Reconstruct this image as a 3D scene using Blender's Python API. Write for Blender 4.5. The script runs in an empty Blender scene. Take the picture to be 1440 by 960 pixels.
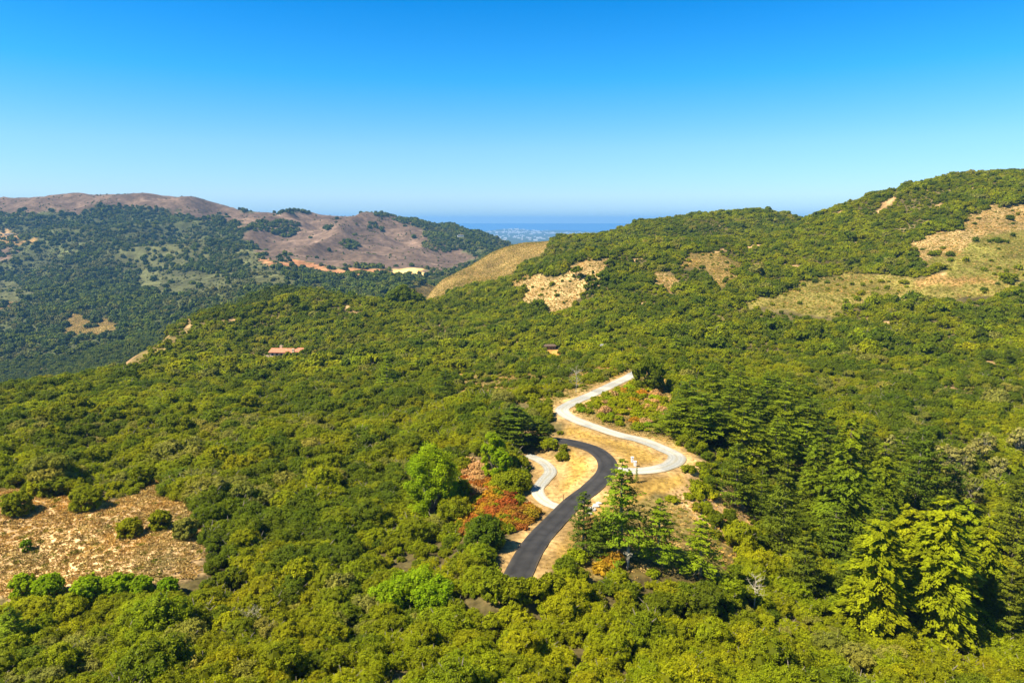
import bpy, math, random
import numpy as np
from mathutils import Vector
PI = math.pi
R_ = math.radians
rng = np.random.default_rng(7)
random.seed(7)
sc = bpy.context.scene
COL = sc.collection

# ------------------------------------------------------------------ camera, sky, sun, exposure
CAM_Z = 300.0
PITCH = math.atan(169/960.0)
cam_d = bpy.data.cameras.new("camera")
cam_d.lens = 24; cam_d.sensor_width = 36
cam_d.clip_start = 1.0; cam_d.clip_end = 200000
cam = bpy.data.objects.new("camera", cam_d)
cam.location = (0, 0, CAM_Z)
cam.rotation_euler = (PI/2 - PITCH, 0, 0)
COL.objects.link(cam)
sc.camera = cam

SUN_EL, SUN_AZ = R_(52), R_(-112)          # azimuth measured clockwise from +Y
w = bpy.data.worlds.new("World"); sc.world = w; w.use_nodes = True
nt = w.node_tree; nt.nodes.clear()
sky = nt.nodes.new('ShaderNodeTexSky'); sky.sky_type = 'NISHITA'; sky.sun_disc = False
sky.sun_elevation = SUN_EL; sky.sun_rotation = SUN_AZ
sky.altitude = 300; sky.air_density = 1.0; sky.dust_density = 0.25; sky.ozone_density = 3.0
hs = nt.nodes.new('ShaderNodeHueSaturation'); hs.inputs['Saturation'].default_value = 1.0
bg = nt.nodes.new('ShaderNodeBackground'); bg.inputs['Strength'].default_value = 0.11
wo = nt.nodes.new('ShaderNodeOutputWorld')
tc = nt.nodes.new('ShaderNodeTexCoord'); sx = nt.nodes.new('ShaderNodeSeparateXYZ'); rp = nt.nodes.new('ShaderNodeValToRGB'); mx_ = nt.nodes.new('ShaderNodeMix')
nt.links.new(tc.outputs['Generated'], sx.inputs[0]); nt.links.new(sx.outputs['Z'], rp.inputs[0])
for k, (p_, c_) in enumerate([(0.0, (.30, .49, .80)), (.035, (.45, .59, .82)), (.10, (.38, .61, .88)), (.19, (.10, .58, .88)), (.30, (.0, .46, .82)), (.6, (.17, .34, .50))]):
    e_ = rp.color_ramp.elements[k] if k < 2 else rp.color_ramp.elements.new(p_)
    e_.position = p_; e_.color = (*c_, 1)
mx_.data_type = 'RGBA'; mx_.blend_type = 'MULTIPLY'; mx_.inputs[0].default_value = 1.0
nt.links.new(sky.outputs[0], hs.inputs['Color']); nt.links.new(hs.outputs[0], mx_.inputs[6]); nt.links.new(rp.outputs[0], mx_.inputs[7]); nt.links.new(mx_.outputs[2], bg.inputs['Color'])
nt.links.new(bg.outputs[0], wo.inputs['Surface'])

sd = bpy.data.lights.new("sun", 'SUN'); sd.energy = 5.0; sd.angle = R_(0.53); sd.color = (1.0, 0.93, 0.77)
so = bpy.data.objects.new("sun", sd); COL.objects.link(so)
SUN = Vector((math.sin(SUN_AZ)*math.cos(SUN_EL), math.cos(SUN_AZ)*math.cos(SUN_EL), math.sin(SUN_EL)))
so.rotation_euler = SUN.to_track_quat('Z', 'Y').to_euler()

vs = sc.view_settings
vs.view_transform = 'Standard'; vs.look = 'None'; vs.gamma = 1.0; vs.use_curve_mapping = False
vs.exposure = 1.1
sc.cycles.use_denoising = True
sc.cycles.max_bounces = 6; sc.cycles.diffuse_bounces = 3; sc.cycles.volume_bounces = 1
sc.cycles.transmission_bounces = 2; sc.cycles.glossy_bounces = 2
sc.cycles.volume_step_rate = 4

# ------------------------------------------------------------------ pixel <-> world (photo pixels, 1440 x 960)
CP, SP = math.cos(PITCH), math.sin(PITCH)
def ray(px, py):
    r = (px-720)/960.0; u = -(py-480)/960.0
    return r, CP+u*SP, -SP+u*CP
def at(px, py, Y):
    r, y, z = ray(px, py)
    return r*Y/y, Y, z*Y/y                    # z relative to the camera
def proj(x, y, z):                            # z relative to the camera
    d = y*CP - z*SP
    d = np.where(d < 1e-3, 1e-3, d)
    return 720+960*x/d, 480-960*(y*SP+z*CP)/d

# ------------------------------------------------------------------ value noise
def _h(i, j, s):
    n = (i*374761393 + j*668265263 + s*1442695041) & 0x7fffffff
    n = ((n ^ (n >> 13)) * 1274126177) & 0x7fffffff
    return ((n ^ (n >> 16)) & 0xffff)/65535.0
def vnoise(x, y, s=0):
    x = np.asarray(x, float); y = np.asarray(y, float)
    i = np.floor(x).astype(np.int64); j = np.floor(y).astype(np.int64)
    fx = x-i; fy = y-j; fx = fx*fx*(3-2*fx); fy = fy*fy*(3-2*fy)
    return (_h(i, j, s)*(1-fx)+_h(i+1, j, s)*fx)*(1-fy)+(_h(i, j+1, s)*(1-fx)+_h(i+1, j+1, s)*fx)*fy
def fbm(x, y, o=4, s=0):
    t = 0; a = .5; n = 0
    for k in range(o):
        t = t+a*vnoise(x, y, s+k*17); n += a; a *= .5; x = np.asarray(x)*2.03+3.1; y = np.asarray(y)*2.03+1.7
    return t/n - .5

# ------------------------------------------------------------------ terrain from control points
# column: photo x -> list of (photo y, ground distance); t = height of the canopy to take off
COLS = {
 -300: [(980,75),(900,85),(830,105),(760,135),(690,165),(640,195),(600,240),(575,300),(680,420),(640,700),(545,1000),(450,1300),(400,1600),(340,2100),(300,2500),(330,3000)],
 0:   [(960,72),(900,84),(840,100),(815,112),(760,124),(700,138),(650,160),(600,198),(560,255),(540,300),(640,430),(605,700),(535,960),(450,1300),(400,1600),(340,2100),(302,2400),(288,2500),(320,3000)],
 110: [(960,71),(850,98),(820,108),(760,122),(700,140),(650,163),(600,200),(560,256),(535,312),(519,360),(600,500),(560,750),(505,1000),(450,1250),(400,1550),(345,2000),(300,2430),(280,2560),(310,3050)],
 200: [(960,71),(850,98),(815,107),(760,122),(700,142),(650,165),(600,202),(560,256),(530,322),(505,395),(486,470),(545,620),(490,950),(440,1280),(400,1550),(350,1950),(300,2430),(279,2580),(310,3050)],
 265: [(960,71),(850,97),(810,108),(700,145),(650,168),(600,205),(560,258),(530,326),(505,400),(470,500),(440,560),(520,730),(450,1150),(400,1500),(350,1900),(300,2430),(280,2600),(310,3100)],
 380: [(960,70),(850,96),(800,110),(740,128),(700,144),(650,170),(600,208),(560,262),(530,330),(500,430),(470,510),(440,570),(410,640),(402,670),(480,840),(415,1200),(385,1500),(350,1900),(304,2600),(330,3200)],
 470: [(960,70),(850,96),(740,129),(650,171),(600,209),(560,262),(520,340),(490,420),(460,500),(435,570),(408,650),(480,830),(410,1250),(390,1480),(377,1600),(350,1950),(304,2600),(330,3200)],
 560: [(960,70),(850,95),(800,110),(740,130),(700,146),(650,172),(600,208),(560,258),(520,330),(480,430),(450,520),(430,600),(424,640),(480,820),(412,1250),(388,1500),(350,2000),(315,2500),(303,2700),(335,3300)],
 620: [(960,70),(808,108),(740,131),(700,147),(650,172),(600,206),(560,250),(520,320),(480,430),(450,510),(424,620),(419,680),(412,800),(394,900),(470,1080),(400,1500),(350,2150),(318,2650),(340,3300)],
 680: [(960,71),(850,97),(808,108),(740,132),(700,148),(650,172),(600,200),(560,238),(520,310),(480,420),(450,500),(415,620),(402,720),(388,860),(368,1000),(460,1200),(385,1800),(350,2300),(336,2700),(360,3300)],
 740: [(960,72),(850,98),(808,108),(760,124),(700,150),(650,172),(600,197),(560,235),(520,300),(490,370),(450,480),(415,580),(385,640),(380,760),(352,1060),(440,1250),(390,1800),(352,2400),(370,3300)],
 800: [(960,72),(850,98),(808,110),(740,135),(700,150),(650,168),(600,194),(575,208),(550,232),(520,280),(490,360),(460,440),(430,530),(375,600),(355,650),(375,760),(333,880),(370,1050),(400,1800),(370,2600)],
 900: [(960,75),(850,100),(800,114),(740,138),(700,150),(660,164),(620,188),(580,212),(550,235),(527,258),(500,300),(470,375),(440,450),(400,530),(370,600),(336,700),(352,820),(310,950),(345,1200),(370,1800)],
 985: [(960,76),(850,104),(800,118),(740,142),(700,155),(650,176),(600,206),(560,240),(520,290),(480,370),(440,440),(400,520),(365,600),(332,710),(345,820),(304,960),(345,1250),(370,1900)],
 1080:[(960,80),(850,110),(800,126),(750,146),(700,164),(650,188),(600,218),(560,252),(520,300),(480,370),(440,440),(400,510),(360,610),(326,730),(342,830),(298,960),(345,1300),(370,2000)],
 1160:[(960,84),(850,115),(800,132),(750,152),(700,172),(650,196),(600,228),(560,264),(520,312),(480,375),(440,435),(400,505),(360,590),(330,670),(293,790),(320,900),(345,1300),(370,2000)],
 1240:[(960,88),(850,120),(800,140),(750,160),(700,180),(650,205),(600,235),(550,278),(500,335),(450,410),(425,455),(395,505),(365,560),(330,640),(290,720),(268,780),(300,1000),(350,1800)],
 1340:[(960,92),(850,124),(800,144),(750,165),(700,184),(650,210),(600,240),(550,282),(500,335),(450,400),(425,440),(395,485),(360,535),(310,620),(270,690),(248,760),(290,1000),(350,1800)],
 1440:[(960,95),(850,128),(800,148),(750,168),(700,188),(650,213),(600,243),(550,283),(500,332),(450,395),(420,430),(395,475),(360,530),(300,630),(262,690),(240,750),(290,1000),(350,1800)],
 1740:[(960,100),(850,135),(750,175),(650,220),(550,290),(480,350),(420,430),(360,530),(290,640),(215,740),(280,1000),(350,1800)],
}
OPEN_CTRL = 4.0
pts = []
def forested(px, py, Y):
    if Y > 1050: return 5.0
    if px < 290 and 690 < py < 830: return 0.5
    if 640 < px < 1010 and 520 < py < 815: return 0.0
    if 590 < px < 760 and Y > 780: return 0.0
    return 4.3
for px, lst in COLS.items():
    for py, Y in lst:
        x, y, z = at(px, py, Y)
        pts.append((x, y, z - forested(px, py, Y)))
for px in (-500, 0, 360, 720, 1080, 1440, 1950):       # under and behind the camera, and the coast far out
    for Y, z in ((20, -57), (-60, -60), (-140, -64)):
        pts.append(((px-720)/960*(Y+200)*0.8, Y, z))
    pts.append(((px-720)/960*4300, 4300, -296))
    pts.append(((px-720)/960*5200, 5200, -300))
pts.append(((-300-720)/960*1.0*60, 60, -58)); pts.append(((1740-720)/960*60, 60, -60))
P = np.array(pts)
def uv(x, y): return x/(y+200.0)*1.6, np.log(y+200.0)
cu, cv = uv(P[:, 0], P[:, 1]); cw = P[:, 2]/(P[:, 1]+200.0)
def kern(r2): return 0.5*r2*np.log(r2+1e-9)
n = len(P)
A = np.zeros((n+3, n+3))
A[:n, :n] = kern((cu[:, None]-cu)**2+(cv[:, None]-cv)**2) + np.eye(n)*2e-4
A[:n, n] = 1; A[:n, n+1] = cu; A[:n, n+2] = cv; A[n:, :n] = A[:n, n:].T
sol = np.linalg.solve(A, np.concatenate([cw, np.zeros(3)]))
NV, NU = 660, 440
VMIN, VMAX = math.log(60.0), math.log(5400.0)
UMAX = 1.45
gv = np.linspace(VMIN, VMAX, NV); gu = np.linspace(-UMAX, UMAX, NU)
GY = (np.exp(gv)-200.0)[:, None]*np.ones((1, NU)); GX = (np.exp(gv))[:, None]*gu[None, :]
def tps(x, y):
    u, v = uv(x.ravel(), y.ravel()); out = np.empty(u.shape)
    for a in range(0, len(u), 20000):
        s = slice(a, a+20000)
        K = kern((u[s, None]-cu)**2+(v[s, None]-cv)**2)
        out[s] = K@sol[:n]+sol[n]+sol[n+1]*u[s]+sol[n+2]*v[s]
    return (out*(y.ravel()+200.0)).reshape(x.shape)
GZ = tps(GX, GY)
amp = np.clip((GY-60)/2400, 0, 1)
GZ += fbm(GX/40, GY/40, 4, 3)*(1.2+0*GY)*np.clip((GY-240)/100, 0.3, 3)
GZ += fbm(GX/260, GY/260, 4, 9)*46*np.clip((GY-950)/1200, 0, 1)*np.clip((4200-GY)/800, 0, 1)
rid = 1-np.abs(fbm(GX/330+.2*fbm(GX/150, GY/150, 2, 5), GY/420, 3, 31))*4
GZ += (rid-.5)*46*np.clip((GY-1050)/900, 0, 1)*np.clip((3400-GY)/800, 0, 1)
GZ = np.maximum(GZ, -298.5)

def H(x, y):
    x = np.asarray(x, float); y = np.asarray(y, float)
    v = np.clip((np.log(np.maximum(y+200.0, 61))-VMIN)/(VMAX-VMIN)*(NV-1), 0, NV-1.001)
    u = np.clip((x/np.maximum(y+200.0, 61)+UMAX)/(2*UMAX)*(NU-1), 0, NU-1.001)
    i = v.astype(int); j = u.astype(int); a = v-i; b = u-j
    return (GZ[i, j]*(1-b)+GZ[i, j+1]*b)*(1-a)+(GZ[i+1, j]*(1-b)+GZ[i+1, j+1]*b)*a
def hit(px, py, ymin=60, ymax=4200):
    r, dy, dz = ray(px, py)
    Y = np.exp(np.linspace(math.log(ymin), math.log(ymax), 4000))
    below = (dz/dy*Y) < H(r/dy*Y, Y)
    k = np.argmax(below)
    if not below[k]: k = len(Y)-1
    k = max(k, 1)
    Ym = (Y[k-1]+Y[k])/2
    return np.array([r/dy*Ym, Ym, float(H(r/dy*Ym, Ym))])

# ------------------------------------------------------------------ roads: centre lines traced on the ground
ROADS = {
 'asphalt_road': ([(720,818),(728,805),(762,752),(800,713),(832,686),(852,664),(853,648),(838,633),(815,624),(790,619),(760,617),(735,612)], 5.6, 'asphalt'),
 'pale_driveway': ([(790,714),(772,708),(758,698),(756,688),(765,675),(774,663),(770,653),(757,645),(740,640)], 4.4, 'concrete'),
 'gravel_road': ([(866,661),(900,661),(930,658),(948,651),(951,642),(935,632),(905,621),(870,611),(838,600),(806,588),(790,577),(800,568),(830,555),(860,541),(888,527),(905,518)], 5.2, 'concrete'),
}
def catmull(p, step=1.2):
    p = np.array(p); out = []
    q = np.vstack([2*p[0]-p[1], p, 2*p[-1]-p[-2]])
    for i in range(1, len(q)-2):
        L = np.linalg.norm(q[i+1]-q[i]); m = max(2, int(L/step))
        for k in range(m):
            t = k/m
            out.append(.5*((2*q[i])+(-q[i-1]+q[i+1])*t+(2*q[i-1]-5*q[i]+4*q[i+1]-q[i+2])*t*t+(-q[i-1]+3*q[i]-3*q[i+1]+q[i+2])*t**3))
    out.append(q[-2]); return np.array(out)
def smooth(a, k):
    b = a.copy()
    for _ in range(k):
        c = b.copy(); c[1:-1] = (b[:-2]+2*b[1:-1]+b[2:])/4; b = c
    return b
road_lines = {}
for nm, (pp, wd, mt) in ROADS.items():
    w3 = np.array([hit(*p, ymin=80, ymax=300) for p in pp])
    print(nm, [tuple(round(float(v), 1) for v in q) for q in w3])
    c = catmull(w3[:, :2]); z = H(c[:, 0], c[:, 1]); z = smooth(z, 60)
    road_lines[nm] = np.column_stack([c, z])
ALLR = np.vstack([road_lines[k] for k in road_lines])
def road_dist(x, y):
    x = np.asarray(x, float).ravel(); y = np.asarray(y, float).ravel()
    d = np.full(x.shape, 1e9); zi = np.zeros(x.shape)
    m = (y > 70) & (y < 320) & (np.abs(x-15) < 110)
    idx = np.nonzero(m)[0]
    for a in range(0, len(idx), 8000):
        s = idx[a:a+8000]
        D = (x[s, None]-ALLR[:, 0])**2+(y[s, None]-ALLR[:, 1])**2
        k = D.argmin(1); d[s] = np.sqrt(D[np.arange(len(s)), k]); zi[s] = ALLR[k, 2]
    return d, zi
rd, rz = road_dist(GX, GY); rd = rd.reshape(GX.shape); rz = rz.reshape(GX.shape)
t = np.clip((rd-4.2)/7.0, 0, 1); t = t*t*(3-2*t)
GZ = np.where(rd < 12, GZ*t+(rz-0.12)*(1-t), GZ)
for nm in road_lines:                                 # roads meet on one level
    L = road_lines[nm]
    L[:, 2] = np.maximum(L[:, 2], H(L[:, 0], L[:, 1])+0.02)

# ------------------------------------------------------------------ ground zones (photo polygons projected on the ground, with a distance range)
def inpoly(px, py, poly):
    ins = np.zeros(np.shape(px), bool); q = poly; j = len(q)-1
    for i in range(len(q)):
        xi, yi = q[i]; xj, yj = q[j]
        c = ((yi > py) != (yj > py)) & (px < (xj-xi)*(py-yi)/(yj-yi+1e-9)+xi)
        ins ^= c; j = i
    return ins
G = dict(floor=(.105,.085,.035), grass=(.37,.235,.062), brush=(.55,.38,.21), pink=(.33,.19,.12), scrub=(.17,.155,.035),
         cliff=(.35,.245,.115), purple=(.130,.088,.065), greygreen=(.088,.092,.036), terrace=(.40,.19,.09), field=(.68,.48,.20),
         brown=(.225,.155,.055), ochre=(.50,.27,.07), redbr=(.31,.19,.07), farfloor=(.07,.08,.03), sandy=(.46,.30,.15), shrubland=(.20,.15,.05))
# zone: (ground, ymin, ymax, tree probability, polygon)
G['meadow'] = (.205,.175,.045)
Z = [
 ('brush', 95, 190, 0.0, [(-60,676),(40,686),(70,700),(100,698),(150,706),(190,694),(212,674),(226,680),(244,696),(274,706),(288,760),(280,808),(200,822),(120,832),(60,838),(-60,845)]),
 ('brush', 95, 190, 0.0, [(205,660),(235,668),(232,700),(205,695)]),
 ('sandy', 120, 220, 0.0, [(10,622),(34,622),(34,634),(10,634)]),
 ('grass', 95, 260, 0.0, [(795,595),(850,600),(905,615),(960,628),(985,646),(972,664),(955,692),(900,700),(868,722),(838,742),(795,786),(775,800),(698,803),(712,772),(742,742),(768,722),(745,700),(750,690),(768,668),(760,655),(775,650),(800,650),(795,625)]),
 ('pink', 120, 240, 0.0, [(655,640),(700,648),(760,690),(766,722),(722,752),(660,760),(645,720)]),
 ('shrubland', 170, 290, 0.0, [(790,572),(830,556),(890,526),(935,530),(955,560),(950,600),(965,630),(905,616),(835,598)]),
 ('sandy', 130, 240, 0.5, [(965,640),(1000,652),(1045,700),(1062,722),(1060,752),(1030,768),(1000,750),(960,706),(940,700)]),
 ('shrubland', 110, 170, 0.0, [(770,812),(800,785),(850,775),(900,700),(960,702),(1010,755),(1040,790),(1030,812),(900,812)]),
 ('shrubland', 200, 330, 0.5, [(640,525),(700,520),(790,530),(830,512),(880,520),(860,545),(800,566),(785,575),(700,560),(650,562)]),
 ('ochre', 240, 460, 0.0, [(762,490),(785,488),(786,500),(764,501)]),
 ('cliff', 430, 700, 0.10, [(748,430),(745,405),(720,400),(700,408),(690,400),(740,390),(790,385),(800,372),(850,362),(864,364),(862,376),(846,384),(840,400),(820,408),(800,430),(770,436)]),
 ('cliff', 430, 700, 0.05, [(920,388),(940,380),(958,395),(945,412),(925,400)]),
 ('brown', 430, 760, 0.14, [(968,360),(1010,356),(1056,370),(1050,385),(1032,400),(1025,410),(1005,402),(990,380),(965,378)]),
 ('cliff', 430, 760, 0.05, [(1284,345),(1310,330),(1345,322),(1350,305),(1380,302),(1400,288),(1500,290),(1500,318),(1395,328),(1350,352),(1300,366)]),
 ('scrub', 400, 700, 0.10, [(1305,366),(1350,350),(1395,327),(1500,316),(1500,400),(1330,388)]),
 ('redbr', 400, 700, 0.0, [(1290,390),(1340,386),(1420,391),(1400,398),(1300,402)]),
 ('meadow', 380, 640, 0.15, [(1045,430),(1130,395),(1170,386),(1250,388),(1440,398),(1440,412),(1360,420),(1240,422),(1180,444),(1130,440)]),
 ('sandy', 600, 860, 0.0, [(1232,296),(1240,286),(1262,278),(1268,265),(1276,266),(1274,278),(1258,290)]),
 ('sandy', 380, 560, 0.0, [(160,508),(180,490),(208,476),(216,484),(190,498),(166,512)]),
 ('shrubland', 300, 560, 0.35, [(150,520),(230,470),(260,480),(200,520)]),
 ('sandy', 480, 660, 0.1, [(262,448),(275,446),(280,458),(266,462)]),
 ('brown', 760, 1500, 0.0, [(560,424),(585,408),(625,380),(670,360),(700,346),(775,326),(752,366),(722,384),(690,404),(620,425)]),
 # far
 ('field', 1150, 2000, 0.0, [(548,377),(575,378),(604,382),(600,389),(556,388)]),
 ('terrace', 1150, 2100, 0.0, [(378,367),(420,370),(472,377),(548,380),(556,388),(500,388),(470,385),(440,378),(380,374)]),
 ('sandy', 1900, 2600, 0.1, [(-10,325),(24,327),(28,333),(-10,334)]),
 ('redbr', 1800, 2600, 0.15, [(-10,334),(40,334),(45,342),(-10,344)]),
 ('purple', 1900, 3400, 0.002, [(-60,270),(150,262),(340,270),(345,300),(325,300),(300,310),(250,300),(185,290),(140,288),(120,298),(50,300),(-60,303)]),
 ('purple', 1500, 3400, 0.006, [(318,300),(345,298),(380,298),(450,296),(530,296),(560,296),(580,318),(600,330),(625,342),(655,352),(668,362),(640,384),(604,382),(548,376),(472,374),(380,364),(350,350),(335,325)]),
 ('greygreen', 1000, 2100, 0.06, [(330,350),(350,348),(400,385),(420,400),(360,405),(345,385)]),
 ('greygreen', 1000, 2300, 0.05, [(200,385),(240,380),(330,382),(345,395),(290,410),(250,420),(215,412),(190,400)]),
 ('greygreen', 1200, 2300, 0.28, [(160,365),(170,345),(230,332),(285,336),(300,352),(290,372),(230,380),(180,390)]),
 ('greygreen', 900, 1900, 0.03, [(-60,392),(20,396),(56,412),(40,425),(-60,428)]),
 ('redbr', 900, 1800, 0.05, [(-60,428),(30,424),(22,434),(-60,436)]),
 ('brown', 800, 1500, 0.05, [(86,462),(100,444),(130,448),(165,455),(150,466),(116,474),(92,472)]),
 ('purple', 1200, 2600, 0.25, [(-60,345),(14,348),(20,362),(-60,372)]),
]
Z.append(('sandy', 0, 0, 0.0, [(0, 0), (1, 0), (0, 1)])); GAPZ = len(Z)-1
def zones(x, y, z, jit=True, lift=0.0):
    """index of the open zone each ground point lies in, -1 for forest"""
    px, py = proj(x, y, z+lift)
    if jit:
        s = np.clip(y/140.0, 1, 12)
        fa = np.where(y > 1000, 2.0, np.where(y > 380, 1.7, 1.0)); px = px+fbm(x/(3*s), y/(3*s), 4, 40)*26*fa; py = py+fbm(x/(3*s), y/(3*s), 4, 77)*9*fa
    out = np.full(np.shape(px), -1)
    gs = np.where(y > 300, 16., 9.); gap = (fbm(x/gs, y/gs, 3, 301) > np.where((px < 560) | (px > 1150), .245, .27)) & (y > 150) & (y < 800)
    out[gap] = GAPZ
    for k in range(len(Z)-1, -1, -1):
        g, y0, y1, tp, poly = Z[k]
        m = (y > y0) & (y < y1) & inpoly(px, py, poly)
        out[m] = k
    return out

# ------------------------------------------------------------------ materials
def mat(name):
    m = bpy.data.materials.new(name); m.use_nodes = True
    t = m.node_tree; t.nodes.clear()
    out = t.nodes.new('ShaderNodeOutputMaterial')
    return m, t, out
def N(t, typ, **kw):
    nd = t.nodes.new(typ)
    for k, v in kw.items():
        if k in nd.inputs: nd.inputs[k].default_value = v
        else: setattr(nd, k, v)
    return nd
def mulcol(t, a, b, fac=1.0):
    m = t.nodes.new('ShaderNodeMix'); m.data_type = 'RGBA'; m.blend_type = 'MULTIPLY'; m.inputs[0].default_value = fac
    t.links.new(a, m.inputs[6]); t.links.new(b, m.inputs[7]); return m.outputs[2]
def ramp(t, src, stops):
    r = t.nodes.new('ShaderNodeValToRGB'); e = r.color_ramp.elements
    while len(e) < len(stops): e.new(.5)
    for k, (p, c) in enumerate(stops):
        e[k].position = p; e[k].color = (*c, 1) if len(c) == 3 else c
    t.links.new(src, r.inputs[0]); return r.outputs[0]
def g3(v): return (v, v, v)
def foliage(name, cols, trans=.34, vlo=.45, vhi=1.6):
    m, t, out = mat(name)
    oi = N(t, 'ShaderNodeObjectInfo')
    base = ramp(t, oi.outputs['Random'], [(i/max(1, len(cols)-1), c) for i, c in enumerate(cols)])
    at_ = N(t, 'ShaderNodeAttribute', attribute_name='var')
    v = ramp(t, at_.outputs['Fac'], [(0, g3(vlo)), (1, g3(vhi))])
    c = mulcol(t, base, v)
    geo = N(t, 'ShaderNodeNewGeometry')
    nz = N(t, 'ShaderNodeTexNoise', Scale=.055, Detail=4.0); t.links.new(geo.outputs['Position'], nz.inputs['Vector'])
    c = mulcol(t, c, ramp(t, nz.outputs['Fac'], [(.3, (.88,.93,.7)), (.5, (1.14,1.07,.7)), (.7, (1.40,1.17,.6))]))
    p = N(t, 'ShaderNodeBsdfPrincipled', Roughness=.6); p.inputs['Specular IOR Level'].default_value = .06
    t.links.new(c, p.inputs['Base Color'])
    tr = N(t, 'ShaderNodeBsdfTranslucent')
    t.links.new(mulcol(t, c, ramp(t, oi.outputs['Random'], [(0, (1.5,1.45,.5)), (1, (1.5,1.45,.5))])), tr.inputs['Color'])
    mx = N(t, 'ShaderNodeMixShader'); mx.inputs[0].default_value = trans
    t.links.new(p.outputs[0], mx.inputs[1]); t.links.new(tr.outputs[0], mx.inputs[2]); t.links.new(mx.outputs[0], out.inputs['Surface'])
    return m
def rough(name, col, var=.25, scale=1.0, rgh=.85, bump=.3, dist=.1, detail=6.0):
    m, t, out = mat(name)
    geo = N(t, 'ShaderNodeNewGeometry')
    nz = N(t, 'ShaderNodeTexNoise', Scale=scale, Detail=detail); t.links.new(geo.outputs['Position'], nz.inputs['Vector'])
    c = ramp(t, nz.outputs['Fac'], [(.3, tuple(x*(1-var) for x in col)), (.7, tuple(x*(1+var) for x in col))])
    p = N(t, 'ShaderNodeBsdfPrincipled', Roughness=rgh); p.inputs['Specular IOR Level'].default_value = .2
    t.links.new(c, p.inputs['Base Color'])
    b = N(t, 'ShaderNodeBump', Strength=bump, Distance=dist); t.links.new(nz.outputs['Fac'], b.inputs['Height']); t.links.new(b.outputs[0], p.inputs['Normal'])
    t.links.new(p.outputs[0], out.inputs['Surface'])
    return m

M = {}
M['olive'] = foliage('oak_olive', [(0.140, 0.173, 0.0059), (0.190, 0.213, 0.0059), (0.159, 0.189, 0.0068), (0.209, 0.220, 0.0059)])
M['dark'] = foliage('oak_dark_green', [(0.095, 0.137, 0.0078), (0.121, 0.159, 0.0078), (0.089, 0.122, 0.0098)])
M['yellow'] = foliage('oak_yellow_green', [(.205, .245, .006), (.235, .255, .007), (.18, .23, .006)])
M['grey'] = foliage('oak_lichen_grey', [(0.172, 0.182, 0.0308), (0.217, 0.209, 0.0484), (0.143, 0.160, 0.0220)], trans=.2)
M['pale'] = foliage('pale_lichen', [(.22,.215,.07), (.26,.24,.09), (.17,.185,.05)], trans=.2)
M['bright'] = foliage('bright_green_leaves', [(0.175, 0.284, 0.0050), (0.218, 0.304, 0.0059), (0.153, 0.263, 0.0050)], trans=.42)
M['conifer'] = foliage('conifer_green', [(0.155, 0.221, 0.0083), (0.189, 0.247, 0.0083), (0.128, 0.189, 0.0104)], trans=.25)
M['grove'] = foliage('grove_cypress_green', [(0.138, 0.196, 0.0090), (0.175, 0.231, 0.0090), (0.109, 0.161, 0.0112)], trans=.25)
M['grove'] = foliage('grove_cypress_green', [(.115, .160, .008), (.145, .185, .008), (.090, .130, .009)], trans=.25)
M['pine'] = foliage('pine_dark_needles', [(0.072, 0.112, 0.0100), (0.098, 0.138, 0.0090), (0.111, 0.131, 0.0100)], trans=.2)
M['redwood'] = foliage('redwood_yellow_green', [(.205, .235, .006), (.165, .215, .007)], trans=.28)
M['red'] = foliage('red_shrub_leaves', [(0.301, 0.072, 0.0204), (0.354, 0.111, 0.0255), (0.265, 0.102, 0.0255), (0.301, 0.187, 0.0204)], trans=.25)
M['orange'] = foliage('orange_shrub_leaves', [(.34,.17,.02), (.36,.22,.02), (.28,.20,.015)], trans=.25)
M['pinktwig'] = foliage('pink_brown_twigs', [(.34,.20,.12), (.38,.25,.14), (.30,.18,.10)], trans=.1)
M['straw'] = foliage('straw_blades', [(.50,.36,.17), (.42,.28,.12), (.56,.43,.24), (.30,.18,.08)], trans=.15)
M['brownbrush'] = foliage('brown_brush', [(.36,.24,.11), (.46,.33,.16), (.31,.21,.09), (.54,.41,.22)], trans=.1)
M['far'] = foliage('far_oak_leaves', [(.042,.070,.016), (.065,.092,.018), (.050,.080,.018), (.085,.11,.022)], trans=.15)  # leaf colour carries part of the distance haze as bluish green
M['fargrey'] = foliage('far_scrub_leaves', [(.11,.125,.04), (.15,.15,.055)], trans=.1)
M['fargreen'] = foliage('far_green_leaves', [(.09,.13,.014), (.12,.14,.02)], trans=.15)
M['scrubleaf'] = foliage('yellow_green_scrub', [(.17,.165,.02), (.14,.15,.015), (.22,.18,.04), (.12,.135,.015)], trans=.15)
M['bark'] = rough('grey_bark', (.20,.165,.12), .35, 3.0)
M['palebark'] = rough('pale_dead_wood', (.40,.35,.24), .25, 4.0)
M['redbark'] = rough('brown_bark', (.13,.085,.055), .3, 3.0)

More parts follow.
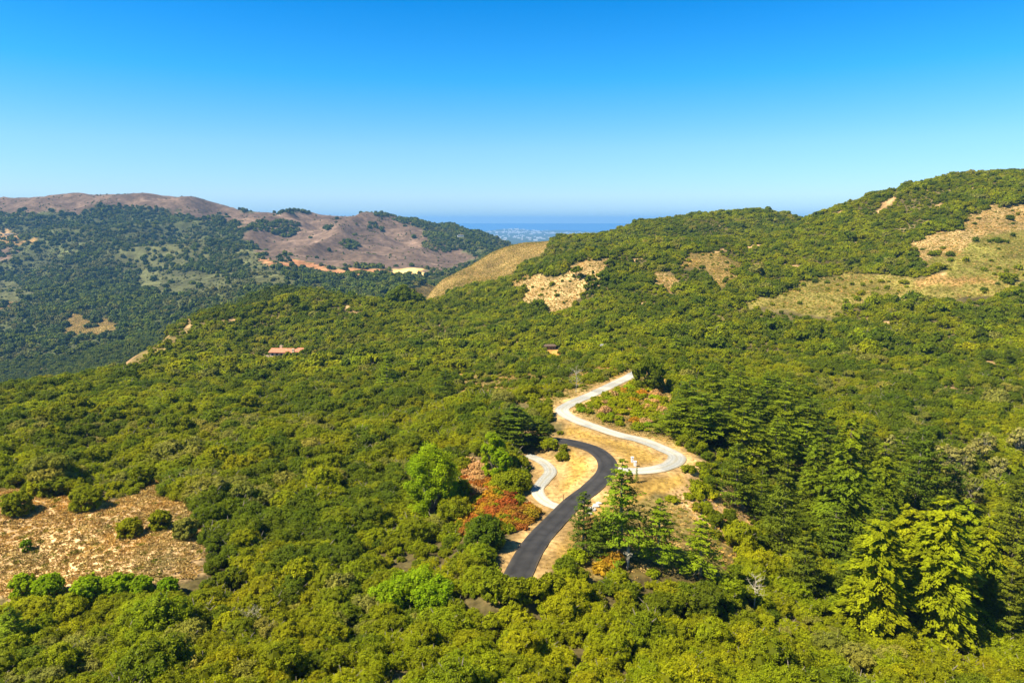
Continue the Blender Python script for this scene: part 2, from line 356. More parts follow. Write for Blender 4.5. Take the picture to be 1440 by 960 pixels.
# ground
def ground_mat():
    m, t, out = mat('hillside_ground')
    a = N(t, 'ShaderNodeVertexColor', layer_name='Col')
    geo = N(t, 'ShaderNodeNewGeometry')
    outs = []
    for s, lo, hi, d in ((.9, .62, 1.38, 8.0), (.09, .70, 1.30, 6.0), (.03, .70, 1.30, 8.0), (.010, .75, 1.25, 6.0)):
        nz = N(t, 'ShaderNodeTexNoise', Scale=s, Detail=d); t.links.new(geo.outputs['Position'], nz.inputs['Vector'])
        outs.append((nz, ramp(t, nz.outputs['Fac'], [(.32, (lo, lo*.98, lo*.9)), (.68, (hi, hi*.99, hi*.97))])))
    c = a.outputs['Color']
    for nz, o in outs: c = mulcol(t, c, o)
    p = N(t, 'ShaderNodeBsdfPrincipled', Roughness=.9); p.inputs['Specular IOR Level'].default_value = .1
    t.links.new(c, p.inputs['Base Color'])
    b = N(t, 'ShaderNodeBump', Strength=.6, Distance=.35); t.links.new(outs[0][0].outputs['Fac'], b.inputs['Height'])
    b2 = N(t, 'ShaderNodeBump', Strength=.5, Distance=3.0); t.links.new(outs[1][0].outputs['Fac'], b2.inputs['Height'])
    t.links.new(b.outputs[0], b2.inputs['Normal']); t.links.new(b2.outputs[0], p.inputs['Normal'])
    t.links.new(p.outputs[0], out.inputs['Surface'])
    return m
M['ground'] = ground_mat()

# ------------------------------------------------------------------ mesh helpers
def mesh_np(name, V, F, mats, mi=None, var=None, smooth_=False):
    """V (n,3); F (m,k) equal-sized faces, or a list of index lists"""
    me = bpy.data.meshes.new(name)
    if isinstance(F, np.ndarray):
        k = F.shape[1]; m = len(F)
        me.vertices.add(len(V)); me.vertices.foreach_set('co', np.asarray(V, np.float32).ravel())
        me.loops.add(m*k); me.loops.foreach_set('vertex_index', F.astype(np.int32).ravel())
        me.polygons.add(m); me.polygons.foreach_set('loop_start', np.arange(m, dtype=np.int32)*k)
    else:
        me.from_pydata([tuple(v) for v in V], [], F)
    for mm in mats: me.materials.append(mm)
    if mi is not None: me.polygons.foreach_set('material_index', np.asarray(mi, np.int32))
    me.update(calc_edges=True)
    if var is not None:
        at_ = me.attributes.new('var', 'FLOAT', 'FACE'); at_.data.foreach_set('value', np.asarray(var, np.float32))
    if smooth_: me.polygons.foreach_set('use_smooth', np.ones(len(me.polygons), bool))
    return me
def link(name, me, parent=None):
    o = bpy.data.objects.new(name, me); COL.objects.link(o)
    if parent is not None: o.parent = parent
    return o
def tag(o, label=None, cat=None, group=None, kind=None):
    if label: o['label'] = label
    if cat: o['category'] = cat
    if group: o['group'] = group
    if kind: o['kind'] = kind
    return o
def empty(name, loc, rz=0, s=1.0):
    o = bpy.data.objects.new(name, None); COL.objects.link(o)
    o.location = loc; o.rotation_euler = (0, 0, rz); o.scale = (s, s, s) if np.isscalar(s) else s
    return o

class Q:
    """collects quads"""
    def __init__(s): s.v = []; s.var = []; s.mi = []
    def leaves(s, c, nrm, size, var, mi=0, aspect=.62, along=None):
        c = np.asarray(c); k = len(c)
        if k == 0: return
        nrm = nrm/np.maximum(np.linalg.norm(nrm, axis=1, keepdims=True), 1e-6)
        r = rng.normal(size=(k, 3)) if along is None else along
        a = np.cross(nrm, r) if along is None else r-nrm*(r*nrm).sum(1, keepdims=True)
        a /= np.maximum(np.linalg.norm(a, axis=1, keepdims=True), 1e-6)
        b = np.cross(nrm, a)
        sz = (size*(.6+.8*rng.random(k)))[:, None] if np.isscalar(size) else np.asarray(size)[:, None]
        a = a*sz; b = b*sz*aspect
        sh = (rng.random((k, 1))-.5)*.5
        s.v.append(np.stack([c-a, c-b+a*sh, c+a, c+b+a*sh], 1).reshape(-1, 3))
        s.var.append(np.broadcast_to(var, (k,)).copy()); s.mi.append(np.full(k, mi))
    def quads(s, V, var=.5, mi=0):
        V = np.asarray(V, float).reshape(-1, 4, 3); k = len(V)
        s.v.append(V.reshape(-1, 3)); s.var.append(np.full(k, var)); s.mi.append(np.full(k, mi))
    def tube(s, path, rad, mi=0, sides=6, var=.5):
        path = np.asarray(path, float); rings = []
        for i, p in enumerate(path):
            d = path[min(i+1, len(path)-1)]-path[max(i-1, 0)]; d = d/np.linalg.norm(d)
            x = np.cross(d, (0.31, 0.95, 0.1)); x /= np.linalg.norm(x); y = np.cross(d, x)
            an = np.arange(sides)/sides*2*PI
            rings.append(p+rad[i]*(np.cos(an)[:, None]*x+np.sin(an)[:, None]*y))
        for i in range(len(rings)-1):
            a, b = rings[i], rings[i+1]
            s.quads(np.stack([a, np.roll(a, -1, 0), np.roll(b, -1, 0), b], 1), var, mi)
    def mesh(s, name, mats):
        V = np.concatenate(s.v); F = np.arange(len(V)).reshape(-1, 4)
        return mesh_np(name, V, F, mats, np.concatenate(s.mi), np.concatenate(s.var))

def rdir(k):
    d = rng.normal(size=(k, 3)); return d/np.linalg.norm(d, axis=1, keepdims=True)

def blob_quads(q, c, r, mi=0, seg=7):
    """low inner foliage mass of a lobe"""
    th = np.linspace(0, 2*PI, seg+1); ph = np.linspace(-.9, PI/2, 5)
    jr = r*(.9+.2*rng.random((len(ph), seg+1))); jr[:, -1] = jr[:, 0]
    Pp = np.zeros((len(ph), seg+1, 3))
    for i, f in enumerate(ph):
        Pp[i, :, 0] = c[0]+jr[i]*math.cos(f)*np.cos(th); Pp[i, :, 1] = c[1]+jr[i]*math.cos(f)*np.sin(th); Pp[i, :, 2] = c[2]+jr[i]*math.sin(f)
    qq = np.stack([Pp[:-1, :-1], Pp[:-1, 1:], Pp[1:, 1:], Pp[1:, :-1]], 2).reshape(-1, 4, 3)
    q.quads(qq, .12, mi)  # inner shade of the crown, put into the colour as a dark tone

def crown(q, R=3.2, Ht=5.0, z0=.4, nl=13, leaf=.2, ntuft=170, per=16, lob=(.28, .44), twig=0, mi=0, twig_mi=1, core=.78, tuft=.42):
    """broad leafed crown: lobes on a dome, leaf tufts over the lobes, a mass inside with its shade put into a darker colour"""
    C = []; r = []
    for i in range(nl):
        a = i*2.4+rng.random()*.9; rr = math.sqrt((i+.4)/nl)*R*.72*(.8+.35*rng.random())
        lr = R*(lob[0]+(lob[1]-lob[0])*rng.random())
        zt = z0+(Ht-z0)*math.sqrt(max(.05, 1-(rr/R)**2))*(.82+.2*rng.random())
        C.append((rr*math.cos(a), rr*math.sin(a), max(z0+lr*.5, zt-lr))); r.append(lr)
    for i in range(max(4, nl//2)):                     # skirt
        a = i*2*PI/max(4, nl//2)+rng.random()*.6; lr = R*lob[0]*(.9+.3*rng.random())
        rr = R*.74
        C.append((rr*math.cos(a), rr*math.sin(a), z0+lr*.6)); r.append(lr)
    if Ht > 1.45*R:
        for i in range(int(nl*1.1)):
            a = i*2.4+rng.random(); f = .12+.6*rng.random(); lr = R*(lob[0]+(lob[1]-lob[0])*rng.random())
            C.append((R*.72*math.cos(a), R*.72*math.sin(a), Ht*f)); r.append(lr)
    C = np.array(C); r = np.array(r)
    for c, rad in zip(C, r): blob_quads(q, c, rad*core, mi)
    wts = r**2/np.sum(r**2)
    k = rng.choice(len(C), size=ntuft*2, p=wts)
    d = rdir(len(k)); d[:, 2] = np.abs(d[:, 2])*np.where(rng.random(len(k)) < .78, 1, -.6)
    p = C[k]+d*(r[k]*(.90+.16*rng.random(len(k))))[:, None]
    D = np.linalg.norm(p[:, None]-C[None], axis=2)/r[None]
    D[np.arange(len(k)), k] = 9
    ok = (D.min(1) > .8) & (p[:, 2] > z0*.3)
    p, d = p[ok][:ntuft], d[ok][:ntuft]
    tv = rng.random(len(p))
    for j in range(per):
        o = rdir(len(p))*(tuft*R/3.2*rng.random((len(p), 1))**.5)
        o -= d*np.minimum(0, (o*d).sum(1, keepdims=True))*.8
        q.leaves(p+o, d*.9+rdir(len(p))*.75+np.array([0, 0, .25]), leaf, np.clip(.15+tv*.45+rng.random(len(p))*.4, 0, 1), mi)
    for i in range(twig):
        kk = rng.integers(len(p)); a = p[kk]*np.array([.3, .3, .45]); b = p[kk]+d[kk]*.35
        mid = (a+b)/2+rdir(1)[0]*.3
        q.tube([a, mid, b], [.06, .035, .015], twig_mi, 4)

def oak_trunk(q, Ht=5.0, R=3.2, mi=0, s=1.0):
    q.tube([(0, 0, -.8), (.1, .05, .6), (.05, .15, 1.5)], [.34*s, .24*s, .2*s], mi, 7)
    for i in range(5):
        a = i*1.257+rng.random()*.7; L = R*(.55+.3*rng.random())
        e = np.array([L*math.cos(a), L*math.sin(a), Ht*(.6+.2*rng.random())])
        m_ = np.array([.4*e[0], .4*e[1], 1.5+.4*(e[2]-1.5)])+rdir(1)[0]*.2
        q.tube([(.05, .15, 1.4), m_, e], [.16*s, .11*s, .04*s], mi, 5)

def conifer(q, Ht=20., R=6., leaf=.34, boughs=6, per=46, droop=.12, flat=.16, dens=1.0, prof=.75, mi=0, zlo=.1, up=.1, jag=.35, tuftw=.26):
    lv = int(Ht/.82*dens)
    for i in range(lv):
        f = (i+.5*rng.random())/lv; f = zlo+(1-zlo)*f
        Lm = R*((1-f)**prof)*(.95 if f > .3 else .75+.7*f)+.35
        nb = boughs if f < .85 else 4
        for b in range(nb):
            a = b*2*PI/nb+i*1.1+rng.random()*1.1
            fb = float(np.clip(f+(rng.random()-.5)*2.2/lv, zlo*.8, .985)); Lm = R*((1-fb)**prof)*(.95 if fb > .3 else .75+.7*fb)*(.78 if rng.random() < .22 else 1)+.35; ub = up*(.2+1.6*rng.random()); ltw = tuftw*(.6+.9*rng.random())
            L = Lm*(1-jag+jag*1.35*rng.random())
            m = max(7, int(per*(.35+.65*L/R)))
            t = .18+.82*rng.random(m)**.62
            wdt = ltw*L*np.sin(np.clip(t*1.05, 0, 1)*PI)**.6+.12
            lat = (rng.random(m)*2-1)*wdt
            z = fb*Ht+ub*L*t-droop*L*t**2*1.6+(rng.random(m)-.45)*flat*L*.5+.12*rng.random(m)
            x = L*t
            c = np.stack([x*math.cos(a)-lat*math.sin(a), x*math.sin(a)+lat*math.cos(a), z], 1)
            bv = rng.random()*.5
            nrm = np.array([.35*math.cos(a), .35*math.sin(a), .9])+rdir(m)*.55
            al = np.array([math.cos(a), math.sin(a), -.1])+rdir(m)*.5
            q.leaves(c, nrm, leaf, np.clip(bv+.5*rng.random(m), 0, 1), mi, aspect=.42, along=al)
def con_trunk(q, Ht, R, mi=0):
    q.tube([(0, 0, -1.5), (0, 0, Ht*.4), (0.1, 0, Ht*.75), (0.05, 0.05, Ht*.98)], [Ht*.02, Ht*.014, Ht*.007, .03], mi, 7)
    for i in range(int(Ht*.9)):
        f = .12+.8*i/(Ht*.9); a = i*2.4; L = R*(1-f)**.75*.75
        q.tube([(0, 0, f*Ht), (L*math.cos(a), L*math.sin(a), f*Ht+.03*L)], [.09*(1-f)+.03, .02], mi, 4)

def dead_tree(q, Ht, R, nb=16, mi=0, r0=.14):
    q.tube([(0, 0, -.5), (.1, 0, Ht*.5), (0, .1, Ht*.95)], [r0, r0*.7, .03], mi, 6)
    for i in range(nb):
        f = .2+.7*rng.random(); a = rng.random()*2*PI; L = R*(.5+.6*rng.random())*(1.1-f*.5)
        s0 = np.array([0, 0, f*Ht]); e = s0+np.array([L*math.cos(a), L*math.sin(a), L*(.3+.6*rng.random())])
        m_ = (s0+e)/2+rdir(1)[0]*.15*L
        q.tube([s0, m_, e], [r0*.45, r0*.3, .015], mi, 4)
        for k in range(5):
            u = .4+.55*rng.random(); p0 = s0+(e-s0)*u; ee = p0+rdir(1)[0]*L*.35+np.array([0, 0, .15*L])
            q.tube([p0, ee], [r0*.18, .01], mi, 3)

def tuft(q, r=.45, h=.5, k=46, w_=.035, mi=0):
    a = rng.random(k)*2*PI; rr = r*np.sqrt(rng.random(k)); c = np.stack([rr*np.cos(a), rr*np.sin(a), h*.45*(1-.5*(rr/r))], 1)
    up = np.stack([np.cos(a)*1.1, np.sin(a)*1.1, .8*np.ones(k)], 1)+rdir(k)*.45
    q.leaves(c, rdir(k)+np.stack([np.cos(a), np.sin(a), 0*a], 1)*.8, h*.5*(.6+.7*rng.random(k)), rng.random(k), mi, aspect=w_/h*2.2, along=up)

# ------------------------------------------------------------------ terrain mesh with its ground colours
zi = zones(GX.ravel(), GY.ravel(), GZ.ravel())
gx, gy, gz = GX.ravel(), GY.ravel(), GZ.ravel()
colr = np.tile(np.array(G['floor']), (len(gx), 1))
colr[gy > 1050] = G['farfloor']
for k, zz in enumerate(Z):
    colr[zi == k] = G[zz[0]]
rdf = rd.ravel()
shoulder = np.clip((5.6+1.8*fbm(gx/3, gy/3, 3, 8)-rdf)/1.6, 0, 1)[:, None]
colr = colr*(1-shoulder)+np.array((.43, .28, .125))*shoulder
mott = fbm(gx/5, gy/5, 4, 61)[:, None]
colr *= np.clip(1+mott*.7, .5, 1.6)
# mown streaks in the dry grass
st = (zi == 3)
colr[st] *= (1+.5*fbm(gx[st]*.9+gy[st]*.25, gy[st]*.10-gx[st]*.02, 3, 5))[:, None]
fr = gy > 1050
colr[fr] *= np.clip(1+fbm(gx[fr]/60, gy[fr]/60, 5, 91)*1.1, .45, 1.7)[:, None]
idx = np.arange(NV*NU).reshape(NV, NU)
F = np.stack([idx[:-1, :-1], idx[:-1, 1:], idx[1:, 1:], idx[1:, :-1]], 2).reshape(-1, 4)
me = mesh_np('hills', np.stack([gx, gy, gz+CAM_Z], 1), F, [M['ground']], smooth_=True)
ca = me.color_attributes.new('Col', 'FLOAT_COLOR', 'POINT')
ca.data.foreach_set('color', np.concatenate([np.clip(colr, 0, 1), np.ones((len(gx), 1))], 1).astype(np.float32).ravel())
tag(link('hills', me), kind='structure')

# sea, coastal plain, peninsula
def water_mat():
    m, t, out = mat('sea_water')
    p = N(t, 'ShaderNodeBsdfPrincipled', Roughness=.35); p.inputs['Base Color'].default_value = (.008, .085, .21, 1)
    p.inputs['Specular IOR Level'].default_value = .06
    t.links.new(p.outputs[0], out.inputs['Surface']); return m
M['sea'] = water_mat()
S = 90000.0
tag(link('sea', mesh_np('sea', np.array([(-S, -S, 0), (S, -S, 0), (S, S, 0), (-S, S, 0)]), np.array([[0, 1, 2, 3]]), [M['sea']])), kind='structure')
M['plain'] = rough('coastal_woodland', (.055, .075, .04), .55, .004, bump=0, detail=8.0)
ny, nx = 70, 60
yy = np.linspace(4000, 19500, ny)[:, None]*np.ones((1, nx)); xx = np.linspace(-1, 1, nx)[None, :]*(2000+yy*.62)
zz_ = 6+90*np.clip(fbm(xx/2200, yy/2200, 4, 12)+.10, 0, 1)
zz_ += 95*np.exp(-((xx-0)/420)**2-((yy-18200)/900)**2)+60*np.exp(-((xx-1200)/900)**2-((yy-17800)/900)**2)
zz_ += 45*np.exp(-((xx+500)/500)**2-((yy-17500)/900)**2)
edge = np.clip((1-np.abs(np.linspace(-1, 1, nx)))*8, 0, 1)[None, :]*np.clip((19500+700*fbm(xx/1500, xx*0, 3, 2)-yy)/900, 0, 1)
zz_ = zz_*edge-3*(1-edge)
ii = np.arange(nx*ny).reshape(ny, nx)
F2 = np.stack([ii[:-1, :-1], ii[:-1, 1:], ii[1:, 1:], ii[1:, :-1]], 2).reshape(-1, 4)
tag(link('coastal_plain', mesh_np('coastal_plain', np.stack([xx.ravel(), yy.ravel(), zz_.ravel()], 1), F2, [M['plain']], smooth_=True)), kind='structure')

# ------------------------------------------------------------------ roads
M['asphalt'] = rough('asphalt', (.037, .034, .031), .3, .35, .8, .25, .02, 9.0)
def concrete():
    m, t, out = mat('pale_gravel_surface')
    geo = N(t, 'ShaderNodeNewGeometry')
    n1 = N(t, 'ShaderNodeTexNoise', Scale=.12, Detail=3.0); n2 = N(t, 'ShaderNodeTexNoise', Scale=2.5, Detail=6.0)
    t.links.new(geo.outputs['Position'], n1.inputs['Vector']); t.links.new(geo.outputs['Position'], n2.inputs['Vector'])
    c = mulcol(t, ramp(t, n1.outputs['Fac'], [(.42, (.32,.31,.265)), (.58, (.50,.45,.36))]), ramp(t, n2.outputs['Fac'], [(.3, g3(.8)), (.7, g3(1.12))]))
    p = N(t, 'ShaderNodeBsdfPrincipled', Roughness=.9); t.links.new(c, p.inputs['Base Color'])
    b = N(t, 'ShaderNodeBump', Strength=.3, Distance=.05); t.links.new(n2.outputs['Fac'], b.inputs['Height']); t.links.new(b.outputs[0], p.inputs['Normal'])
    t.links.new(p.outputs[0], out.inputs['Surface']); return m
M['concrete'] = concrete()
def tracks(m, stops):
    t = m.node_tree; p = [n_ for n_ in t.nodes if n_.type == 'BSDF_PRINCIPLED'][0]; src = p.inputs['Base Color'].links[0].from_socket
    a_ = N(t, 'ShaderNodeAttribute', attribute_name='across'); geo = N(t, 'ShaderNodeNewGeometry')
    nz = N(t, 'ShaderNodeTexNoise', Scale=.5, Detail=5.0); t.links.new(geo.outputs['Position'], nz.inputs['Vector'])
    ad = N(t, 'ShaderNodeMath', operation='MULTIPLY_ADD'); t.links.new(nz.outputs['Fac'], ad.inputs[0]); ad.inputs[1].default_value = .22
    sb = N(t, 'ShaderNodeMath', operation='SUBTRACT'); t.links.new(a_.outputs['Fac'], sb.inputs[0]); sb.inputs[1].default_value = .11
    t.links.new(sb.outputs[0], ad.inputs[2])
    t.links.new(mulcol(t, src, ramp(t, ad.outputs[0], stops)), p.inputs['Base Color'])
tracks(M['concrete'], [(.0, (.95,.88,.74)), (.3, g3(1.08)), (.5, g3(.88)), (.62, g3(1.1)), (.85, (.92,.88,.78)), (1, (.88,.72,.5))])
tracks(M['asphalt'], [(.0, g3(1.12)), (.35, g3(.95)), (.5, g3(.80)), (.7, g3(1.1)), (.9, (1.25,1.2,1.1)), (.985, (2.6,2.1,1.5))])
def ribbon(name, line, width, m, dz, kind='structure', edge=.0, off=0.0, s=0):
    L = line; d = np.gradient(L[:, :2], axis=0); d /= np.linalg.norm(d, axis=1, keepdims=True)
    nrm = np.stack([-d[:, 1], d[:, 0]], 1)
    ks = [-1, -.75, -.5, -.25, 0, .25, .5, .75, 1]; V = []
    for k in ks:
        wob = edge*fbm(np.arange(len(L))*.35, np.full(len(L), 3.0+k*7), 3, 4+s)*(abs(k) == 1)*2
        o = off+(width/2)*k+wob*k
        xy = L[:, :2]+nrm*np.reshape(o, (-1, 1))
        V.append(np.column_stack([xy, L[:, 2]+CAM_Z+dz-(.05 if abs(k) == 1 else 0)]))
    V = np.stack(V, 1); nl, nk = V.shape[:2]; ii = np.arange(nl*nk).reshape(nl, nk)
    F = np.stack([ii[:-1, :-1], ii[:-1, 1:], ii[1:, 1:], ii[1:, :-1]], 2).reshape(-1, 4)
    me = mesh_np(name, V.reshape(-1, 3), F, [m], smooth_=True)
    a_ = me.attributes.new('across', 'FLOAT', 'POINT'); a_.data.foreach_set('value', np.tile(np.abs(ks), nl).astype(np.float32))
    o = link(name, me); tag(o, kind=kind); return o
ribbon('gravel_road', road_lines['gravel_road'], 4.7, M['concrete'], .05, edge=.35)
ribbon('gravel_driveway', road_lines['pale_driveway'], 3.3, M['concrete'], .062, edge=.4, s=3)
ribbon('asphalt_road', road_lines['asphalt_road'], 5.0, M['asphalt'], .09, edge=.08, s=5)

# ------------------------------------------------------------------ vegetation models
def build_crown_set(prefix, n, mats, **kw):
    out = []
    for tone in mats:
        for i in range(n):
            q = Q(); crown(q, mi=0, twig_mi=1, **{k: (v(i) if callable(v) else v) for k, v in kw.items()})
            out.append((tone, q.mesh(prefix, [M[tone], M['palebark']])))
    return out
TONES = ['olive', 'dark', 'yellow', 'grey']
NEAR = {}
for tone in TONES:
    NEAR[tone] = []
    for i in range(5):
        q = Q(); crown(q, leaf=.105, ntuft=300, per=34, R=(3.2, 2.8, 3.6, 3.0, 3.3)[i], nl=(11, 8, 15, 9, 12)[i], Ht=(4.6, 5.4, 4.0, 3.6, 5.0)[i], lob=((.28,.44),(.3,.5),(.22,.36),(.3,.42),(.2,.46))[i], twig=26 if tone == 'grey' else 9)
        NEAR[tone].append(q.mesh('oak_crown', [M[tone], M['palebark']]))
trunks = []
for i in range(3):
    q = Q(); oak_trunk(q); trunks.append(q.mesh('oak_trunk', [M['bark']]))

def lod(tones, n, withtrunk=True, **kw):
    res = []
    for tone in tones:
        for i in range(n):
            q = Q(); crown(q, R=(3.2, 2.7, 3.7, 3.0, 3.4)[i%5], nl=(11, 8, 15, 9, 12)[i%5], Ht=(4.6, 5.4, 3.9, 3.4, 5.0)[i%5], lob=((.28,.44),(.3,.5),(.22,.36),(.3,.42),(.2,.46))[i%5], mi=0, twig=(14 if tone == 'grey' else 6) if withtrunk else 0, **kw)
            if withtrunk: oak_trunk(q, mi=2)
            res.append((tone, q.mesh('oak_mass', [M[tone], M['palebark'], M['bark']])))
    return res
MID = lod(TONES, 5, leaf=.15, ntuft=230, per=20)
FARM = lod(TONES+['fargreen', 'far'], 5, leaf=.30, ntuft=150, per=9)
DIST = lod(['far', 'fargrey', 'fargreen'], 4, withtrunk=False, leaf=.9, ntuft=60, per=4, core=.92)

def instancer(name, variants, x, y, z, idx, scale, rotz, label, cat, group=None, tilt=None):
    src = bpy.data.collections.new(name+'_models')
    for k, me in enumerate(variants):
        o = bpy.data.objects.new('%s_%03d' % (name, k), me); src.objects.link(o)
    k = len(x)
    me = bpy.data.meshes.new(name); me.vertices.add(k)
    me.vertices.foreach_set('co', np.stack([x, y, z], 1).astype(np.float32).ravel())
    a = me.attributes.new('idx', 'INT', 'POINT'); a.data.foreach_set('value', np.asarray(idx, np.int32))
    a = me.attributes.new('scl', 'FLOAT_VECTOR', 'POINT'); a.data.foreach_set('vector', np.asarray(scale, np.float32).ravel())
    rot = np.zeros((k, 3), np.float32); rot[:, 2] = rotz
    if tilt is not None: rot[:, 0] = tilt*(rng.random(k)-.5); rot[:, 1] = tilt*(rng.random(k)-.5)
    a = me.attributes.new('rot', 'FLOAT_VECTOR', 'POINT'); a.data.foreach_set('vector', rot.ravel())
    me.update()
    o = link(name, me); tag(o, label, cat, group, 'stuff')
    g = bpy.data.node_groups.new(name, 'GeometryNodeTree')
    g.interface.new_socket('Geometry', in_out='INPUT', socket_type='NodeSocketGeometry')
    g.interface.new_socket('Geometry', in_out='OUTPUT', socket_type='NodeSocketGeometry')
    gi = g.nodes.new('NodeGroupInput'); go = g.nodes.new('NodeGroupOutput')
    iop = g.nodes.new('GeometryNodeInstanceOnPoints'); ci = g.nodes.new('GeometryNodeCollectionInfo')
    ci.inputs['Collection'].default_value = src; ci.inputs['Separate Children'].default_value = True; ci.inputs['Reset Children'].default_value = True
    iop.inputs['Pick Instance'].default_value = True
    def na(nm, ty):
        n_ = g.nodes.new('GeometryNodeInputNamedAttribute'); n_.data_type = ty; n_.inputs[0].default_value = nm; return n_.outputs[0]
    L = g.links.new
    L(gi.outputs[0], iop.inputs['Points']); L(ci.outputs[0], iop.inputs['Instance'])
    L(na('idx', 'INT'), iop.inputs['Instance Index']); L(na('scl', 'FLOAT_VECTOR'), iop.inputs['Scale'])
    e2r = g.nodes.new('FunctionNodeEulerToRotation'); L(na('rot', 'FLOAT_VECTOR'), e2r.inputs[0]); L(e2r.outputs[0], iop.inputs['Rotation'])
    L(iop.outputs[0], go.inputs[0])
    md = o.modifiers.new('scatter', 'NODES'); md.node_group = g
    return o

def scatter(y0, y1, sp, xm=1.0, jit=.42):
    X, Y = [], []
    y = y0
    hw = (y1*.80+60)*xm
    ny_ = int((y1-y0)/(sp*.87)); nx_ = int(2*hw/sp)
    gy_, gx_ = np.mgrid[0:ny_, 0:nx_]
    X = -hw+(gx_+.5*(gy_ % 2))*sp+rng.normal(size=gx_.shape)*sp*jit*.6
    Y = y0+gy_*sp*.87+rng.normal(size=gx_.shape)*sp*jit*.6
    X = X.ravel(); Y = Y.ravel()
    m = (np.abs(X) < (Y*.80+40)*xm)
    return X[m], Y[m]

# ---- single trees, placed on the ground where the photograph shows them
CON, blocked = [], []
def height_for(p, pytop):
    s = ray(720, pytop); return s[2]/s[1]*p[1]-p[2]
def place(px, pyb, pyt, Y=None):
    if Y is None: p = hit(px, pyb, ymin=75)
    else:
        r, dy, dz = ray(px, pyb); p = np.array([r/dy*Y, Y, 0.]); 
        for _ in range(3):
            d = p[1]*CP-p[2]*SP; p[0] = (px-720)/960*d; p[2] = float(H(p[0], p[1]))
    return p, height_for(p, pyt)

def make_species():
    sp = {}
    def mk(nm, Ht, R, tone, bark, fn, n=3):
        out = []
        for i in range(n):
            qc, qt = Q(), Q(); fn(qc, Ht, R, i); con_trunk(qt, Ht, R)
            out.append((qc.mesh(nm+'_crown', [M[tone]]), qt.mesh(nm+'_trunk', [M[bark]])))
        sp[nm] = (Ht, R, out)
    mk('cypress_tree', 20, 6.2, 'conifer', 'bark', lambda q, H_, R, i: conifer(q, H_, R, leaf=.24, boughs=7, per=88, flat=.10, droop=.02, up=.10, jag=.5, dens=.95, tuftw=.27), 4)
    mk('grove_cypress', 20, 6.2, 'grove', 'bark', lambda q, H_, R, i: conifer(q, H_, R, leaf=.24, boughs=7, per=88, flat=.11, droop=.04, up=.10, jag=.5, dens=.95, prof=.55, tuftw=.3), 3)
    mk('pine_tree', 18, 4.6, 'pine', 'bark', lambda q, H_, R, i: conifer(q, H_, R, leaf=.22, boughs=8, per=80, flat=.3, droop=-.04, up=.18, jag=.4, dens=.95, prof=.6, tuftw=.33), 3)
    mk('redwood_tree', 26, 6.2, 'redwood', 'redbark', lambda q, H_, R, i: conifer(q, H_, R, leaf=.29, boughs=11, per=125, flat=.16, droop=.34, up=.16, jag=.3, dens=.75, prof=.5, tuftw=.24), 3)
    mk('fir_tree', 26, 5.4, 'grove', 'redbark', lambda q, H_, R, i: conifer(q, H_, R, leaf=.25, boughs=9, per=90, flat=.16, droop=.26, up=.12, jag=.4, dens=.8, prof=.65, tuftw=.24), 3)
    return sp
SPEC = make_species()
ORD = ['leftmost', 'second from left', 'third from left', 'fourth from left', 'fifth from left', 'sixth from left', 'seventh from left', 'eighth from left', 'ninth from left', 'tenth from left']
def rank(lst, a):
    return ORD[sorted(lst).index(a)]
def put_tree(kind, px, pyb, pyt, label, group=None, Y=None, wid=None, v=None):
    p, h = place(px, pyb, pyt, Y)
    H0, R0, var = SPEC[kind]
    h = max(4.0, min(h, 45)); s = h/H0
    cm, tm = var[(v if v is not None else random.randrange(len(var))) % len(var)]
    sx = s
    if wid is not None:
        dist = p[1]*CP-p[2]*SP; sx = (wid/960*dist/2)/R0
    o = empty(kind, (p[0], p[1], p[2]+CAM_Z), random.random()*6.28, (sx, sx, s))
    link('crown', cm, o); link('trunk', tm, o)
    o.name = 'cypress_tree' if kind == 'grove_cypress' else kind
    tag(o, label, 'tree', group); blocked.append((p[0], p[1], R0*sx*.62)); return o, p, h

put_tree('cypress_tree', 872, 783, 645, 'tall layered cypress with a narrow leader right beside the asphalt road bend', 'cypresses below the hairpin', wid=118, v=0)
put_tree('cypress_tree', 925, 792, 700, 'mid sized cypress touching the right side of the tallest roadside cypress', 'cypresses below the hairpin', wid=86, v=1)
put_tree('cypress_tree', 984, 808, 723, 'broad low cypress standing apart below the sandy slope', 'cypresses below the hairpin', wid=84, v=2)
put_tree('pine_tree', 820, 778, 690, 'brownish dark pine standing against the lower edge of the asphalt road', 'cypresses below the hairpin', wid=52)
put_tree('pine_tree', 843, 786, 720, 'short dark pine between the roadside pine and the tallest cypress', 'cypresses below the hairpin', wid=50)
put_tree('cypress_tree', 895, 678, 655, 'very narrow young cypress on the dry bank below the hairpin', wid=9)
grove = 'cypresses of the dark grove right of the hairpin'
for a in [(968,600,532,'dark cypress at the top left corner'),(1000,596,520,'tall cypress second from the left along the top'),(1038,590,516,'highest topped cypress at the middle of the back row'),
 (1076,596,520,'back row cypress right of the middle'),(1105,612,530,'back row cypress at the right end'),(985,622,552,'cypress in the middle row, left end'),(1022,622,545,'cypress in the middle row behind the white snag'),
 (1062,622,548,'cypress in the middle row right of the white snag'),(1100,640,556,'bright tipped cypress in the middle row, second from right'),(1134,640,560,'cypress in the middle row, right end'),
 (1042,648,572,'front row cypress above the rounded dark pine'),(1088,672,585,'front row cypress above the slim dark pine'),(1130,672,590,'front row cypress beside the tallest dark conifer'),(955,612,565,'small cypress nearest the pale road')]:
    put_tree('grove_cypress', *a[:3], a[3]+' of the dark grove', grove, wid=random.uniform(78, 112))
put_tree('pine_tree', 1034, 712, 622, 'dark rounded pine at the edge of the sandy slope below the cypress grove', wid=66)
put_tree('pine_tree', 1098, 790, 650, 'tall dark narrow pine beside the foot of the sandy slope', wid=80)
